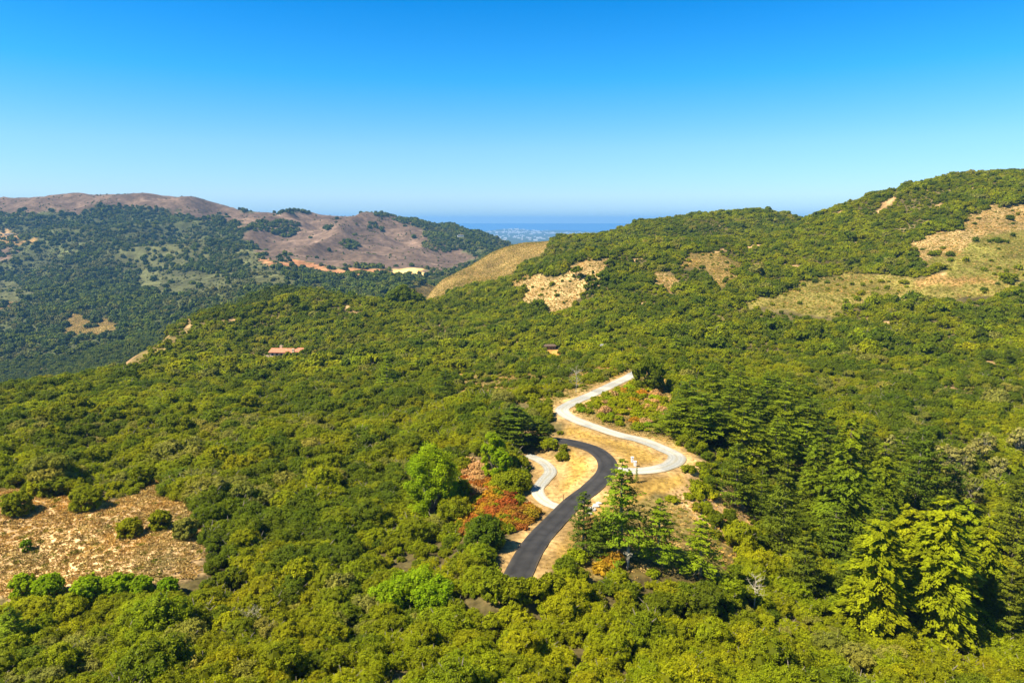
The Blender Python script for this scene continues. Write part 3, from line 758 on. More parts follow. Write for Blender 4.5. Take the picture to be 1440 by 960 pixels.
put_tree('pine_tree', 1068, 735, 655, 'slim dark pine between the rounded pine and the tall narrow pine', wid=48)
put_tree('fir_tree', 1182, 775, 580, 'tall dark green conifer with tiered drooping boughs above the yellow redwoods', wid=112)
put_tree('fir_tree', 1140, 735, 612, 'dark tiered conifer just left of the tallest dark conifer', wid=76)
put_tree('fir_tree', 1235, 745, 620, 'dark tiered conifer just right of the tallest dark conifer', wid=80)
for a in [(1150,715,622,70,'behind the tiered conifers'),(1205,700,598,72,'behind the tallest tiered conifer'),(1232,812,700,76,'at the upper left shoulder of the redwoods'),(1168,812,712,74,'below the tallest tiered conifer'),
          (1128,838,748,66,'in the shade below the tall narrow pine'),(1190,850,768,60,'left of the redwood clump'),(1160,660,588,64,'right of the dark grove'),(1215,660,590,60,'on the slope above the tallest tiered conifer'),(1335,735,650,60,'just above the redwood tops')]:
    put_tree('pine_tree', *a[:3], 'dark pine '+a[4], 'dark conifers of the right ravine', wid=a[3])
for a in [(1285,735,600,74),(1262,690,612,60),(1312,742,632,66)]:
    put_tree('pine_tree', *a[:3], 'rounded deep green pine above the redwoods, %s of three' % rank([1262, 1285, 1312], a[0]), 'deep green pines above the yellow redwoods', wid=a[3])
put_tree('redwood_tree', 1224, 888, 722, 'leftmost yellow green redwood of the big clump, leaning foliage to the left', 'yellow green redwoods', wid=122)
put_tree('redwood_tree', 1262, 862, 706, 'yellow green redwood second from the left in the big clump', 'yellow green redwoods', wid=96)
put_tree('redwood_tree', 1310, 895, 697, 'central and bushiest yellow green redwood of the big clump', 'yellow green redwoods', wid=142)
put_tree('redwood_tree', 1288, 872, 712, 'inner yellow green redwood half hidden behind the bushiest one', 'yellow green redwoods', wid=96)
put_tree('redwood_tree', 1346, 850, 700, 'yellow green redwood second from the right in the big clump', 'yellow green redwoods', wid=104)
put_tree('redwood_tree', 1374, 872, 722, 'rightmost yellow green redwood of the big clump beside black shade', 'yellow green redwoods', wid=84)
for a in [(1425,790,668,84),(1440,862,740,80),(1412,900,800,66),(1470,900,760,90)]:
    put_tree('pine_tree', *a[:3], 'dark shaded pine right of the yellow redwoods, %s of four' % rank([1412, 1425, 1440, 1470], a[0]), 'dark pines right of the redwoods', wid=a[3])
put_tree('pine_tree', 724, 630, 568, 'large dark pine leaning over the end of the pale driveway', wid=84)
put_tree('pine_tree', 760, 622, 588, 'smaller dark pine overhanging the asphalt road where it vanishes', wid=46)
put_tree('pine_tree', 698, 628, 578, 'dark pine on the left flank of the large driveway pine', wid=60)
put_tree('pine_tree', 627, 568, 519, 'lone dark pine above the red shrubs on the middle slope', wid=42)
put_tree('cypress_tree', 545, 545, 496, 'dull brownish conifer poking from the middle canopy', wid=40)
put_tree('cypress_tree', 950, 500, 470, 'small layered conifer in the canopy above the road end', wid=36)
put_tree('cypress_tree', 20, 912, 852, 'bright green feathery conifer at the lower left frame edge', wid=70)
for a in [(1415,515,490,24),(1378,480,455,22),(1185,500,478,22)]:
    put_tree('pine_tree', *a[:3], 'small dark pine standing above the right slope oaks, %s of three' % rank([1185, 1378, 1415], a[0]), 'small dark pines of the right slope', wid=a[3])

# broad leafed special trees
def put_broad(px, pyb, pyt, wid, tone, label, name='oak_tree', group=None, Y=None, leaf=.16, nt=420, per=22, nl=20, lob=(.2, .34), twig=4, core=.78):
    p, h = place(px, pyb, pyt, Y); dist = p[1]*CP-p[2]*SP; R = wid/960*dist/2
    h = max(1.5, h)
    q = Q(); crown(q, R=R, Ht=h, z0=.08*h, nl=nl, leaf=leaf*max(1, dist/150), ntuft=nt, per=per, lob=lob, twig=twig, core=core)
    o = empty(name, (p[0], p[1], p[2]+CAM_Z), 0)
    link('crown', q.mesh('crown', [M[tone], M['palebark']]), o)
    q2 = Q(); oak_trunk(q2, h, R, s=max(.6, h/7)); link('trunk', q2.mesh('trunk', [M['bark']]), o)
    tag(o, label, 'tree', group); blocked.append((p[0], p[1], R*.8)); return o
put_broad(608, 728, 622, 80, 'bright', 'big vivid green leafy tree beside the red shrub patch', 'alder_tree', nt=900, nl=30, lob=(.16, .28))
put_broad(693, 668, 603, 34, 'bright', 'tall light green tree left of the dark driveway pine', 'alder_tree', nl=14)
put_broad(706, 680, 630, 30, 'bright', 'small vivid green tree above the round green thicket by the driveway', 'alder_tree', nl=12)
put_broad(718, 688, 660, 62, 'olive', 'wide round green oak thicket left of the pale driveway', nt=520)
put_broad(682, 772, 724, 56, 'dark', 'round dark oak below the red shrubs beside the asphalt road', nt=520)
put_broad(566, 428, 401, 44, 'dark', 'umbrella shaped dark tree standing alone on the ridge skyline', 'pine_tree', nt=420, leaf=.2, per=10, Y=628)
put_broad(549, 430, 412, 18, 'dark', 'small dark bush pressed against the left side of the ridge umbrella tree', leaf=.2, per=8, Y=622)
put_broad(590, 428, 412, 14, 'dark', 'small dark conifer at the right side of the ridge umbrella tree', leaf=.2, per=8, Y=628)
for a in [(585,850,800,70),(610,860,815,56),(545,860,822,50)]:
    put_broad(*a, 'bright', 'light lime green tree left of the asphalt road end, %s of three' % rank([545, 585, 610], a[0]), 'alder_tree', 'lime green trees in the lower middle canopy', nt=420)
for a in [(34,838,806,34),(70,842,806,40),(128,848,808,46),(168,838,806,38),(200,836,810,30),(238,838,812,26)]:
    put_broad(*a, 'bright', 'lime green tree along the brown clearing, %s of six' % rank([34, 70, 128, 168, 200, 238], a[0]), 'alder_tree', 'lime green trees below the brown clearing', nt=300)
for a in [(425,835,783,50),(452,830,790,40),(400,720,690,42),(320,890,862,40)]:
    put_broad(*a, 'yellow', 'yellow green leafy tree in the left middle canopy, %s of four' % rank([320, 400, 425, 452], a[0]), 'oak_tree', 'yellow green trees in the left middle canopy', nt=300)
put_broad(476, 845, 806, 50, 'grey', 'pale grey half bare oak among green crowns left of the road end', twig=60, nt=200)
put_broad(122, 714, 684, 44, 'olive', 'largest oak standing on the upper edge of the brown clearing')
put_broad(26, 722, 692, 36, 'olive', 'green oak at the upper left corner of the brown clearing')
put_broad(183, 752, 728, 36, 'olive', 'round olive bush alone in the brown clearing', 'shrub', nt=240)
put_broad(226, 742, 718, 30, 'olive', 'dark green bush near the right end of the brown clearing', 'shrub', nt=240)
put_broad(262, 756, 728, 32, 'grey', 'greyish bush at the right edge of the brown clearing', 'shrub', nt=240)
put_broad(38, 775, 758, 14, 'bright', 'tiny bright green bush in the brown clearing', 'shrub', nt=80)
lich = 'pale lichen covered oaks on the right slope'
for a in [(1328,660,622,34),(1352,668,628,34),(1372,656,616,30),(1340,690,650,34),(1366,706,668,30),(1395,694,656,28),(1402,672,640,26),(1250,652,612,22),(1432,640,600,30),(1385,640,606,28)]:
    put_broad(*a, 'pale', 'pale lichen covered oak above the yellow redwoods, %s of ten' % rank([1328,1352,1372,1340,1366,1395,1402,1250,1432,1385], a[0]), 'oak_tree', lich, twig=40, nt=110, nl=8, core=.6)
for a in [(830,408,386,20),(812,392,372,18),(858,380,364,14)]:
    put_broad(*a, 'dark', 'dark bush clinging to the pale rocky patch, %s of three' % rank([812, 830, 858], a[0]), 'shrub', 'dark bushes on the rocky cliff patch', leaf=.2, nt=120, per=8, nl=8)
put_broad(1062, 388, 372, 22, 'grey', 'grey bare topped oak at the right side of the middle brown clearing', leaf=.2, nt=120, per=8, twig=30)

for a in [(700,842,808,40),(726,846,812,44),(752,842,812,38),(776,836,806,36),(690,826,796,34)]:
    put_broad(*a, 'olive', 'olive oak hiding the near end of the asphalt road, %s of five' % rank([690, 700, 726, 752, 776], a[0]), 'oak_tree', 'oaks at the near end of the asphalt road', nt=260)

put_broad(912, 545, 500, 50, 'dark', 'dark oak hiding the far end of the pale road', nt=300)

# dead trees
def put_dead(px, pyb, pyt, wid, label, group=None, nb=16, r0=.14):
    p, h = place(px, pyb, pyt); dist = p[1]*CP-p[2]*SP; h = max(1.5, h)
    q = Q(); dead_tree(q, h, wid/960*dist/2, nb, r0=r0)
    o = link('dead_tree', q.mesh('dead_tree', [M['palebark']])); o.location = (p[0], p[1], p[2]+CAM_Z)
    tag(o, label, 'dead tree', group); blocked.append((p[0], p[1], 1.2))
put_dead(352, 888, 858, 44, 'grey leafless shrub of bare twigs in the lower left canopy', nb=46, r0=.1)
put_dead(1060, 856, 806, 34, 'pale bare branching snag below the sandy slope', nb=22, r0=.13)
put_dead(882, 790, 755, 12, 'white dead trunk in front of the tallest roadside cypress', nb=8, r0=.4)
put_dead(1042, 640, 600, 20, 'white leafless snag inside the dark cypress grove', nb=14, r0=.22)
put_dead(810, 552, 515, 30, 'bare pale branched tree above the bend of the pale road', nb=22, r0=.11)
put_dead(882, 800, 772, 20, 'small bleached snag at the foot of the tallest roadside cypress', nb=10, r0=.2)

# shrubs in the openings near the road: every one a thing
SHR = {}
for tone in ('yellow', 'olive', 'red', 'orange', 'pinktwig', 'bright', 'dark'):
    SHR[tone] = []
    for i in range(3):
        q = Q(); crown(q, R=1.3, Ht=1.25, z0=.05, nl=7, leaf=.11, ntuft=110, per=12, lob=(.32, .5), twig=0, tuft=.55, core=.72)
        SHR[tone].append(q.mesh('shrub', [M[tone]]))
SH_POLY = [
 ([(644,676),(700,686),(752,706),(762,724),(726,748),(690,752),(652,752)], 1.9, (.9, 1.5), ['red', 'red', 'orange', 'red', 'orange', 'olive'], 'shrub in the red patch left of the driveway', 1.),
 ([(648,648),(690,652),(695,694),(655,700)], 2.2, (.8, 1.4), ['pinktwig']*4+['red'], 'shrub above the red patch', 1.),
 ([(808,572),(838,560),(862,548),(905,536),(930,545),(950,585),(955,612),(905,606),(840,590)], 2.6, (.8, 1.7), ['yellow', 'olive', 'yellow', 'bright', 'pinktwig', 'orange'], 'shrub inside the upper bend of the pale road', .8),
 ([(968,652),(1000,655),(1010,700),(950,706),(920,722),(925,704),(960,694)], 2.6, (.9, 1.6), ['yellow', 'yellow', 'olive'], 'shrub right of the hairpin', .9),
 ([(770,806),(800,788),(860,790),(900,740),(960,706),(1005,750),(1040,790),(1030,812),(900,812)], 2.8, (.9, 1.8), ['yellow', 'yellow', 'olive', 'orange'], 'shrub around the roadside cypresses', .9),
 ([(640,530),(700,522),(780,530),(800,560),(760,566),(650,560)], 3.2, (1.0, 2.0), ['orange', 'olive', 'yellow', 'pinktwig', 'olive'], 'shrub on the slope left of the pale road bend', .75),
 ([(790,535),(850,518),(872,522),(860,540),(800,562)], 2.6, (1.0, 1.8), ['orange', 'pinktwig', 'olive', 'yellow'], 'shrub on the bank above the pale road', .8),
 ([(788,598),(830,604),(858,620),(850,632),(815,618),(790,612)], 2.4, (.8, 1.5), ['olive', 'yellow', 'olive'], 'shrub between the asphalt road and the pale road', .8),
 ([(776,640),(790,632),(802,648),(798,664),(782,660)], 2.2, (1.0, 1.6), ['olive', 'yellow', 'pinktwig'], 'shrub at the grassy verge beside the driveway end', 1.),
 ([(1000,690),(1060,722),(1058,750),(1020,760)], 3.4, (.5, 1.0), ['yellow', 'olive', 'pinktwig'], 'shrub on the sandy slope', .6),
 ([(752,700),(768,716),(760,730),(745,735)], 1.9, (.8, 1.3), ['yellow', 'olive'], 'shrub at the driveway mouth', 1.),
]
TN = dict(orange='orange brown', yellow='yellow green', olive='olive green', red='rusty red', pinktwig='pinkish brown twiggy', bright='vivid green', dark='dark green')
nsh = 0
for poly, spc, (s0, s1), tones, lab, prob in SH_POLY:
    c = np.array(poly); w_pts = np.array([hit(*p_, ymin=90, ymax=340) for p_ in poly])
    x0, y0, x1, y1 = w_pts[:, 0].min(), w_pts[:, 1].min(), w_pts[:, 0].max(), w_pts[:, 1].max()
    gy_, gx_ = np.mgrid[y0:y1:spc, x0:x1:spc]
    X = (gx_+rng.normal(size=gx_.shape)*spc*.3).ravel(); Y = (gy_+rng.normal(size=gx_.shape)*spc*.3).ravel()
    zq = H(X, Y); px, py = proj(X, Y, zq); dr, _ = road_dist(X, Y)
    ok = inpoly(px, py, poly) & (dr > 4.4) & (rng.random(len(X)) < prob)
    for x, y, z in zip(X[ok], Y[ok], zq[ok]):
        if nsh >= 299: break
        tone = random.choice(tones) if fbm(x/9, y/9, 2, 4) > -.06 else tones[0]
        s = random.uniform(s0, s1)
        o = link('shrub', random.choice(SHR[tone])); o.location = (x, y, z+CAM_Z-.05)
        o.rotation_euler = (0, 0, random.random()*6.28); o.scale = (s, s, s*random.uniform(.75, 1.25))
        qx, qy = proj(x, y, z); pxs = [a_[0] for a_ in poly]; pys = [a_[1] for a_ in poly]
        fx = (qx-min(pxs))/(max(pxs)-min(pxs)); fy = (qy-min(pys))/(max(pys)-min(pys))
        wh = ('far' if fy < .33 else ('middle' if fy < .66 else 'near'))+' '+('left' if fx < .33 else ('centre' if fx < .66 else 'right'))
        szs = 'small' if s < s0+(s1-s0)*.4 else ('medium' if s < s0+(s1-s0)*.75 else 'large')
        lb = '%s %s %s, %s' % (szs, TN[tone], lab, wh); tag(o, lb, 'shrub', lb); nsh += 1
print('shrubs', nsh)

# ------------------------------------------------------------------ the house with the terracotta roof, and other buildings
M['terracotta'] = rough('terracotta_tiles', (.52, .19, .10), .3, 1.2)
M['cream'] = rough('cream_stucco', (.62, .47, .30), .1, .8)
M['white'] = rough('white_paint', (.78, .76, .72), .06, .8)
M['glass'] = rough('dark_window_glass', (.03, .035, .04), .1, .5, .15, 0)
M['greyroof'] = rough('grey_roof', (.20, .19, .18), .2, 1.0)
def box_q(q, x0, y0, z0, x1, y1, z1, mi=0):
    v = lambda x, y, z: (x, y, z)
    A_ = [[v(x0,y0,z0),v(x1,y0,z0),v(x1,y0,z1),v(x0,y0,z1)], [v(x1,y0,z0),v(x1,y1,z0),v(x1,y1,z1),v(x1,y0,z1)],
          [v(x1,y1,z0),v(x0,y1,z0),v(x0,y1,z1),v(x1,y1,z1)], [v(x0,y1,z0),v(x0,y0,z0),v(x0,y0,z1),v(x0,y1,z1)],
          [v(x0,y0,z1),v(x1,y0,z1),v(x1,y1,z1),v(x0,y1,z1)], [v(x0,y1,z0),v(x1,y1,z0),v(x1,y0,z0),v(x0,y0,z0)]]
    q.quads(A_, .5, mi)
def roof_q(q, x0, y0, x1, y1, z, rise, hip, ov=.7):
    x0 -= ov; x1 += ov; y0 -= ov; y1 += ov; ym = (y0+y1)/2; zr = z+rise; t_ = .22
    a, b = x0+hip, x1-hip
    e = [(x0,y0,z),(x1,y0,z),(x1,y1,z),(x0,y1,z)]; r1, r2 = (a,ym,zr), (b,ym,zr)
    q.quads([[e[0],e[1],r2,r1],[e[2],e[3],r1,r2],[e[1],e[2],r2,r2],[e[3],e[0],r1,r1]])
    dn = lambda p_: (p_[0], p_[1], p_[2]-t_)
    for i in range(4):
        p_, n_ = e[i], e[(i+1) % 4]; q.quads([[dn(p_), dn(n_), n_, p_]])
    q.quads([[dn(e[3]), dn(e[2]), dn(e[1]), dn(e[0])]])
def bmesh_q(q, name, m, parent): return link(name, q.mesh(name, [m]), parent)
HP = hit(408, 500, ymin=300)
HP[2] = float(H(HP[0], HP[1]))-.8
hs_ = empty('ranch_house', (HP[0], HP[1], HP[2]+CAM_Z), R_(-4))
q = Q(); box_q(q, -14, 0, -2.5, 1, 8, 3.0); box_q(q, 1.02, -2, -2.5, 13, 8.5, 3.0); bmesh_q(q, 'wall', M['cream'], hs_)
q = Q(); roof_q(q, -14, 0, 1.5, 8, 3.02, 2.1, .6); roof_q(q, 1.0, -2, 13, 8.5, 3.06, 2.6, 4.2); rf = bmesh_q(q, 'roof', M['terracotta'], hs_)
for x, y, a in ((-8, 5.2, 6.4), (3.5, -2.8, 5.6)):
    q = Q(); box_q(q, x-.75, y-.6, 1.0 if y > 0 else -2, x+.75, y+.6, a); box_q(q, x-.9, y-.75, a+.003, x+.9, y+.75, a+.25); bmesh_q(q, 'chimney', M['cream'], rf)
for x in (-12, -9, -6, -3):
    q = Q(); box_q(q, x-.7, -.06, .8, x+.7, .05, 2.3); bmesh_q(q, 'window', M['glass'], hs_)
q = Q(); box_q(q, 6, -2.06, .6, 9.5, -1.95, 2.4); bmesh_q(q, 'window', M['glass'], hs_)
q = Q(); box_q(q, -17, -1.5, -2.5, -14.02, -1.1, 1.2); bmesh_q(q, 'garden_wall', M['cream'], hs_)
tag(hs_, 'long low house with terracotta tile roof and cream chimneys on the wooded slope', 'house')
HBOX = (HP[0]-18, HP[0]+16, HP[1]-9, HP[1]+10)

def small_house(px, py, wd, name, label, wall='white', roof='greyroof', ymin=300, ymax=4200, hh=3.2):
    p = hit(px, py, ymin=ymin, ymax=ymax)
    o = empty(name, (p[0], p[1], p[2]+CAM_Z), random.uniform(-.3, .3))
    q = Q(); box_q(q, -wd/2, 0, -3, wd/2, wd*.6, hh*1.5); bmesh_q(q, 'wall', M[wall], o)
    q = Q(); roof_q(q, -wd/2, 0, wd/2, wd*.6, hh*1.5+.02, hh*.45, wd*.2, .5); bmesh_q(q, 'roof', M[roof], o)
    for x in (-.28, .05, .3):
        q = Q(); box_q(q, (x-.08)*wd, -.08, hh*.4, (x+.08)*wd, .06, hh*1.0); bmesh_q(q, 'window', M['glass'], o)
    tag(o, label, 'house'); blocked.append((p[0], p[1]-wd*.2, wd*.9)); return o, p
FH = [(648,333,22,'white house on the far dark ridge just left of the distant town'),
      (740,346,26,'left one of two white houses beside the brown hill crest'),
      (733,346,16,'smaller white building next to the white house at the brown hill crest'),
      (12,331,26,'tan building on the far left terrace')]
small_house(*FH[0][:3], 'far_house', FH[0][3], ymin=1500)
small_house(*FH[1][:3], 'far_house', FH[1][3], ymin=1500)
small_house(*FH[2][:3], 'far_house', FH[2][3], ymin=1500)
small_house(*FH[3][:3], 'far_house', FH[3][3], wall='cream', ymin=1500)
small_house(774, 492, 6, 'open_shed', 'dark open shed with ochre yard in the canopy above the road', wall='bark', roof='redbark', ymin=250, hh=1.6)
small_house(700, 464, 3.0, 'small_hut', 'tiny white hut half hidden in the middle canopy', ymin=300, hh=1.7)
small_house(849, 492, 3.2, 'small_hut', 'tiny white tank house in the canopy above the road end', ymin=250, hh=1.6)

# distant town: a mass of pale blocks nobody could count
q = Q()
for i in range(300):
    cl = i % 3
    x = rng.normal()*(520, 900, 500)[cl]+(150, 700, -300)[cl]; y = (17300, 16600, 13000)[cl]+rng.normal()*(350, 300, 1500)[cl]
    wx, wy, hh = rng.uniform(14, 70), rng.uniform(14, 30), rng.uniform(7, 18)
    fi = (y-4000)/15500*(ny-1); fj = (x/(2000+y*.62)+1)/2*(nx-1)
    zb = zz_[int(np.clip(fi, 0, ny-1)), int(np.clip(fj, 0, nx-1))]
    box_q(q, x-wx/2, y, zb-4, x+wx/2, y+wy, zb+hh+3)
tag(link('distant_town', q.mesh('distant_town', [M['white']])), 'pale distant coastal town buildings beyond the ridge', 'town', kind='stuff')

# gate pillars and marker posts beside the roads
def pillar(px, py, label):
    p = hit(px, py, ymin=90, ymax=300); o = empty('gate_pillar', (p[0], p[1], p[2]+CAM_Z))
    q = Q(); box_q(q, -.3, -.3, -.3, .3, .3, 1.2); bmesh_q(q, 'shaft', M['white'], o)
    q = Q(); box_q(q, -.36, -.36, 1.203, .36, .36, 1.32); bmesh_q(q, 'cap', M['white'], o)
    tag(o, label, 'pillar')
pillar(889, 649, 'white gate pillar on the upper side of the pale road mouth')
pillar(893, 655, 'white gate pillar nearer the pale road mouth, below the other one')
for px, py in ((792, 703),):
    p = hit(px, py, ymin=90, ymax=300); q = Q(); q.tube([(0, 0, -.3), (0, 0, 1.3)], [.08, .08], 0, 8); q.tube([(0, 0, 1.3), (0, 0, 1.36)], [.1, .02], 0, 8)
    o = link('marker_post', q.mesh('marker_post', [M['redbark']])); o.location = (p[0], p[1], p[2]+CAM_Z); tag(o, 'thin dark marker post in the grass near the driveway mouth', 'post')

# pale boulders beside the road
M['rock'] = rough('pale_rock', (.62, .55, .43), .2, 1.5)
for k, (px, py, s) in enumerate([(832,717,1.1),(838,712,.9),(829,722,.8),(842,708,.7),(862,795,.5),(846,798,.45)]):
    p = hit(px, py, ymin=90, ymax=300); q = Q(); 
    th = np.linspace(0, 2*PI, 9); ph = np.linspace(-PI/2, PI/2, 6); jr = .75+.5*rng.random((6, 9)); jr[:, -1] = jr[:, 0]; jr[0] = jr[0, 0]; jr[-1] = jr[-1, 0]
    Pp = np.stack([jr*np.cos(ph)[:, None]*np.cos(th), jr*.8*np.cos(ph)[:, None]*np.sin(th), jr*.6*np.sin(ph)[:, None]+0*th], 2)*s
    q.quads(np.stack([Pp[:-1, :-1], Pp[:-1, 1:], Pp[1:, 1:], Pp[1:, :-1]], 2).reshape(-1, 4, 3))
    o = link('boulder', q.mesh('boulder', [M['rock']])); o.location = (p[0], p[1], p[2]+CAM_Z+.1)
    lb = 'pale boulder on the verge between the asphalt road and the cypresses' if k < 4 else 'pale boulder below the roadside pines'
    tag(o, lb, 'rock', lb)

# ------------------------------------------------------------------ the oak canopy
BL = np.array(blocked)
def tree_field(y0, y1, sp, smin, smax):
    x, y = scatter(y0, y1, sp)
    z = H(x, y); rdd, _ = road_dist(x, y)
    s = smin+(smax-smin)*rng.random(len(x))**1.3
    if y0 < 1000:
        sc_ = 18 if y0 < 300 else 34
        s = s*np.clip(1.0+1.7*fbm(x/sc_, y/sc_, 3, 71), .5, 1.4)*np.where(rng.random(len(x)) < .14, .5, 1)*np.where(rng.random(len(x)) < .05, 1.35, 1)
    ok = rdd > 3.8+2.2*s
    d = np.full(len(x), 9e9)
    for bx, by, br in BL: d = np.minimum(d, np.hypot(x-bx, y-by)-br)
    ok &= d > .3
    ok &= ~((x > HBOX[0]) & (x < HBOX[1]) & (y > HBOX[2]) & (y < HBOX[3]))
    zb = zones(x, y, z); zt = zones(x, y, z, lift=3.6 if y1 < 1000 else 3.0)
    pr = np.array([zz[3] for zz in Z]+[1.0])[zb]; pt = np.array([max(zz[3], .0) for zz in Z]+[1.0])[zt]
    ok &= rng.random(len(x)) < np.minimum(pr, pt)
    px, py = proj(x, y, z+3*s)
    # nothing tall may stand in front of the road
    for nm in ('asphalt_road', 'pale_driveway', 'gravel_road'):
        L = road_lines[nm]; k0 = 14 if nm == 'asphalt_road' else 0; k1 = len(L)-18 if nm != 'gravel_road' else len(L)-8
        if nm == 'asphalt_road':
            ly = proj(L[:, 0], L[:, 1], L[:, 2])[1]; k0 = int(np.argmax(ly < 800)); 
        rx, ry = proj(L[k0:k1, 0], L[k0:k1, 1], L[k0:k1, 2])
        near = np.nonzero(ok & (y < 290))[0]
        if len(near):
            hp = 3.6*s[near]*960/y[near]; tx, ty = px[near], py[near]
            D = (np.abs(tx[:, None]-rx) < 3.0*s[near, None]*960/y[near, None]+8) & (ry > ty[:, None]-hp[:, None]*.3-6) & (ry < ty[:, None]+hp[:, None]*1.2) & (L[k0:k1, 1] > y[near, None])
            ok[near[D.any(1)]] = False
    s = np.where((zb >= 0) & (zb != GAPZ), s*(.28+.5*rng.random(len(s))), s)
    return x[ok], y[ok], z[ok], s[ok]
def tone_of(x, y, z):
    n1 = fbm(x/22, y/22, 3, 50)+rng.normal(size=len(x))*.16; n2 = fbm(x/30, y/30, 3, 150)+rng.normal(size=len(x))*.17
    px, py = proj(x, y, z)
    yb = np.where((py > 780) & (px > 300), .06, 0)
    g = np.where((px > 260) & (px < 480) & (py > 600) & (py < 800), .10, 0)+np.where((px > 0) & (px < 480) & (py > 580) & (py < 720), .05, 0)
    t_ = np.zeros(len(x), int)
    big = fbm(x/70, y/70, 2, 77)
    yb = np.where(py > 770, .07, 0)+np.where(y > 290, -.03, 0)+big*.3
    dk = np.where(y > 290, .05, 0)+np.where((px > 950) & (py > 480) & (py < 860), .09, 0)+np.where((px < 470) & (py > 540) & (py < 800), .05, 0)-big*.3-np.where(py > 780, .05, 0)
    t_[n1 < -.13+dk] = 1; t_[n1+yb > .15] = 2; t_[(n2+g > .37)] = 3
    return t_

x, y, z, s = tree_field(52, 345, 2.85, .50, .98)
t_ = tone_of(x, y, z)
px, py = proj(x, y, z+2.5*s)
vis = (px > -10) & (px < 1450) & (py > 250) & (py < 985)
apparent = np.where(vis, s/np.hypot(x, np.hypot(y, z)), 0)
sel = np.zeros(len(x), bool); sel[np.argsort(-apparent)[:296]] = True
print('canopy trees', len(x), 'nearest individual', y[sel].max())
TL = ['olive green', 'dark green', 'yellow green', 'grey lichened']
def zone_word(px, py):
    v = 'at the bottom edge' if py > 915 else ('in the near canopy' if py > 862 else 'atop the near canopy')
    for lim, w_ in ((110, 'by the corner lime green trees'), (230, 'below the lime green row'), (340, 'left of the bare grey shrub'), (450, 'right of the bare grey shrub'),
                    (560, 'below the half bare oak'), (660, 'below the lime middle trees'), (760, 'below the asphalt road end'), (860, 'below the roadside pines'),
                    (950, 'below the tallest cypress'), (1040, 'below the broad low cypress'), (1150, 'below the branching snag'), (1260, 'left of the redwood feet'), (1360, 'right of the redwood feet'), (9999, 'under the right edge pines')):
        if px < lim: return v+' '+w_
SZ = ['small', 'medium', 'large']
for i in np.nonzero(sel)[0]:
    o = empty('oak_tree', (x[i], y[i], z[i]+CAM_Z), random.random()*6.28, (s[i], s[i], s[i]*random.uniform(.85, 1.1)))
    link('crown', random.choice(NEAR[TONES[t_[i]]]), o); link('trunk', random.choice(trunks), o)
    szw = SZ[0 if s[i] < .8 else (1 if s[i] < 1.0 else 2)]
    lb = '%s %s oak %s' % (szw, TL[t_[i]], zone_word(px[i], py[i])); tag(o, lb, 'tree', lb)
m = ~sel
def scl3(s):
    return np.stack([s*(.88+.24*rng.random(len(s))), s*(.88+.24*rng.random(len(s))), s*(.8+.4*rng.random(len(s)))], 1)
def mass(name, variants, x, y, z, s, t_, label, per):
    idx = t_*per+rng.integers(0, per, len(x))
    instancer(name, [v[1] for v in variants], x, y, z+CAM_Z-.1, idx, scl3(s), rng.random(len(x))*6.28, label, 'forest')
xn, yn, zn, sn, tn = x[m], y[m], z[m], s[m], t_[m]
nearm = yn < 125
NEARL = [(t, me) for t in TONES for me in NEAR[t][:3]]
mass('oak_woodland', MID, xn, yn, zn, sn, tn, 'oak woodland covering the slopes around the road and middle hills', 5)
x, y, z, s = tree_field(345, 1060, 4.1, .58, 1.18)
th = tone_of(x, y, z); pxh, pyh = proj(x, y, z)
fm = (y > 480+.35*pxh) & (pxh < 420)
th = np.where(fm, 4+(rng.random(len(x)) < .6), th); s = np.where(fm, s*1.25, s)
mass('hillside_woodland', FARM, x, y, z, s, th, 'dense oak woodland covering the hills behind the road', 5)
print('hill trees', len(x))
# far slopes
x, y = scatter(1060, 3400, 11.5, xm=1.0)
z = H(x, y); zb = zones(x, y, z)
pr = np.array([zz[3] for zz in Z]+[.93])[zb]
pxx, pyy = proj(x, y, z)
dens = fbm(x/120, y/120, 4, 200)
pr = np.where(zb < 0, np.clip(.92+dens*2.4, .12, 1), pr)
# clumps on the purple slope
for cx, cy, rx_, ry_ in ((398,322,24,12),(365,318,14,8),(492,345,14,6),(545,345,0,0),(525,318,8,5),(462,322,6,3),(535,322,4,4),(640,335,40,8),(585,310,30,5),(612,315,25,8),(625,345,30,9),(660,340,40,9),(180,300,60,10),(560,302,36,3)):
    if rx_: pr = np.where(((pxx-cx)/rx_)**2+((pyy-cy)/ry_)**2 < 1, .9, pr)
ok = (rng.random(len(x)) < pr) & ~((y > 3100))
for bx, by, br in BL:
    if by > 1060: ok &= np.hypot(x-bx, y-by) > br
x, y, z, zb = x[ok], y[ok], z[ok], zb[ok]
x2, y2 = x+rng.normal(size=len(x))*4, y+rng.normal(size=len(x))*4
s = 1.3+1.2*rng.random(len(x))
gn = fbm(x/90, y/90, 3, 8)+rng.normal(size=len(x))*.12
gg = np.where(gn > .12, 1, np.where(gn < -.14, 2, 0))
s = np.where(gg == 1, s*.75, s)
mass('distant_woodland', DIST, x2, y2, H(x2, y2), s, gg, 'blue green woodland on the far hills across the valley', 4)
print('far trees', len(x))

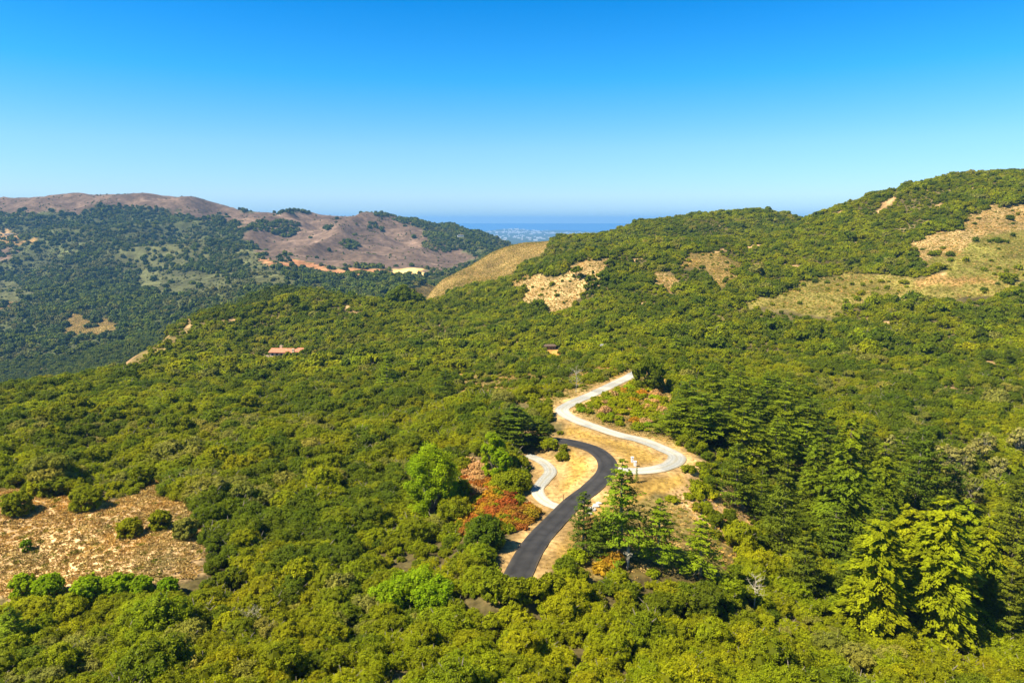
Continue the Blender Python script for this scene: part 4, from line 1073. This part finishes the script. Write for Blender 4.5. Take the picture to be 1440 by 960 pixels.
# ------------------------------------------------------------------ dry brush and grass tufts
TU = []
for tone in ('straw', 'brownbrush', 'scrubleaf'):
    for i in range(3):
        q = Q(); tuft(q, r=.55+.1*i, h=.42, k=60, w_=.06); TU.append(q.mesh('dry_tuft', [M[tone]]))
def brush(name, zset, sp, y0, y1, smin, smax, label, pb=.5, third=0.0, only=None):
    x, y = scatter(y0, y1, sp); z = H(x, y); zb = zones(x, y, z); rdd, _ = road_dist(x, y)
    ok = np.isin(zb, zset) & (rdd > 3.6); x, y, z = x[ok], y[ok], z[ok]
    if not len(x): return
    tt = (fbm(x/6, y/6, 3, 33)+rng.normal(size=len(x))*.2 > (.5-pb)).astype(int)
    if third: tt = np.where(rng.random(len(x)) < third, 2, tt)
    if only is not None: tt[:] = only
    s = smin+(smax-smin)*rng.random(len(x))
    instancer(name, TU, x, y, z+CAM_Z-.03, tt*3+rng.integers(0, 3, len(x)), scl3(s), rng.random(len(x))*6.28, label, 'dry brush', tilt=.5)
    print(name, len(x))
zid = lambda *g: [k for k, zz in enumerate(Z) if zz[0] in g]
brush('dry_brush', zid('brush'), 1.0, 95, 190, .6, 1.5, 'tan and brown dead brush covering the clearing on the left', .72, third=.07)
brush('dry_grass', zid('grass'), 1.6, 95, 330, .25, .5, 'short dry golden grass on the verges around the roads', only=0)
brush('bank_grass', zid('sandy', 'shrubland', 'pink'), 1.3, 95, 330, .4, 1.1, 'dry grass and low scrub on the banks around the roads', .45, third=.35)
brush('cliff_brush', zid('cliff'), 1.9, 380, 760, .8, 1.9, 'straw coloured dead brush on the pale rocky openings of the hills', .5, third=.38)
xq, yq = scatter(1060, 3000, 8.5); zq = H(xq, yq); zbq = zones(xq, yq, zq)
okq = ((zbq < 0) | np.isin(zbq, zid('greygreen'))) & (rng.random(len(xq)) < np.where(zbq < 0, .75, .30)) & (fbm(xq/40, yq/40, 3, 88) > -.12)
okq |= np.isin(zbq, zid('purple')) & (rng.random(len(xq)) < .12) & (fbm(xq/60, yq/60, 3, 18) > .02)
xq, yq, zq = xq[okq], yq[okq], zq[okq]
mass('far_scrub', DIST[4:12], xq, yq, zq-.3, .35+.55*rng.random(len(xq)), (rng.random(len(xq)) < .35).astype(int), 'low grey green scrub between the woods of the far hills', 4)
brush('hill_scrub', zid('brown', 'scrub', 'redbr', 'meadow'), 2.3, 380, 1500, .7, 1.7, 'low yellowish and brown scrub on the open slopes of the hills', .4, third=.68)

# ------------------------------------------------------------------ haze
hz = (-26000, 26000, -400, 26000, -1.5, 440.0)
q = Q(); box_q(q, hz[0], hz[2], hz[4], hz[1], hz[3], hz[5])
V = np.array([(x_, y_, z_) for x_ in hz[:2] for y_ in hz[2:4] for z_ in hz[4:]])
Fh = np.array([[0,1,3,2],[4,6,7,5],[0,4,5,1],[2,3,7,6],[0,2,6,4],[1,5,7,3]])
m, t, out = mat('haze_air')
pv = N(t, 'ShaderNodeVolumePrincipled'); pv.inputs['Color'].default_value = (.21, .49, .88, 1); pv.inputs['Density'].default_value = .000065
pv.inputs['Anisotropy'].default_value = .1
t.links.new(pv.outputs[0], out.inputs['Volume'])
tag(link('haze', mesh_np('haze', V, Fh, [m])), kind='stuff')
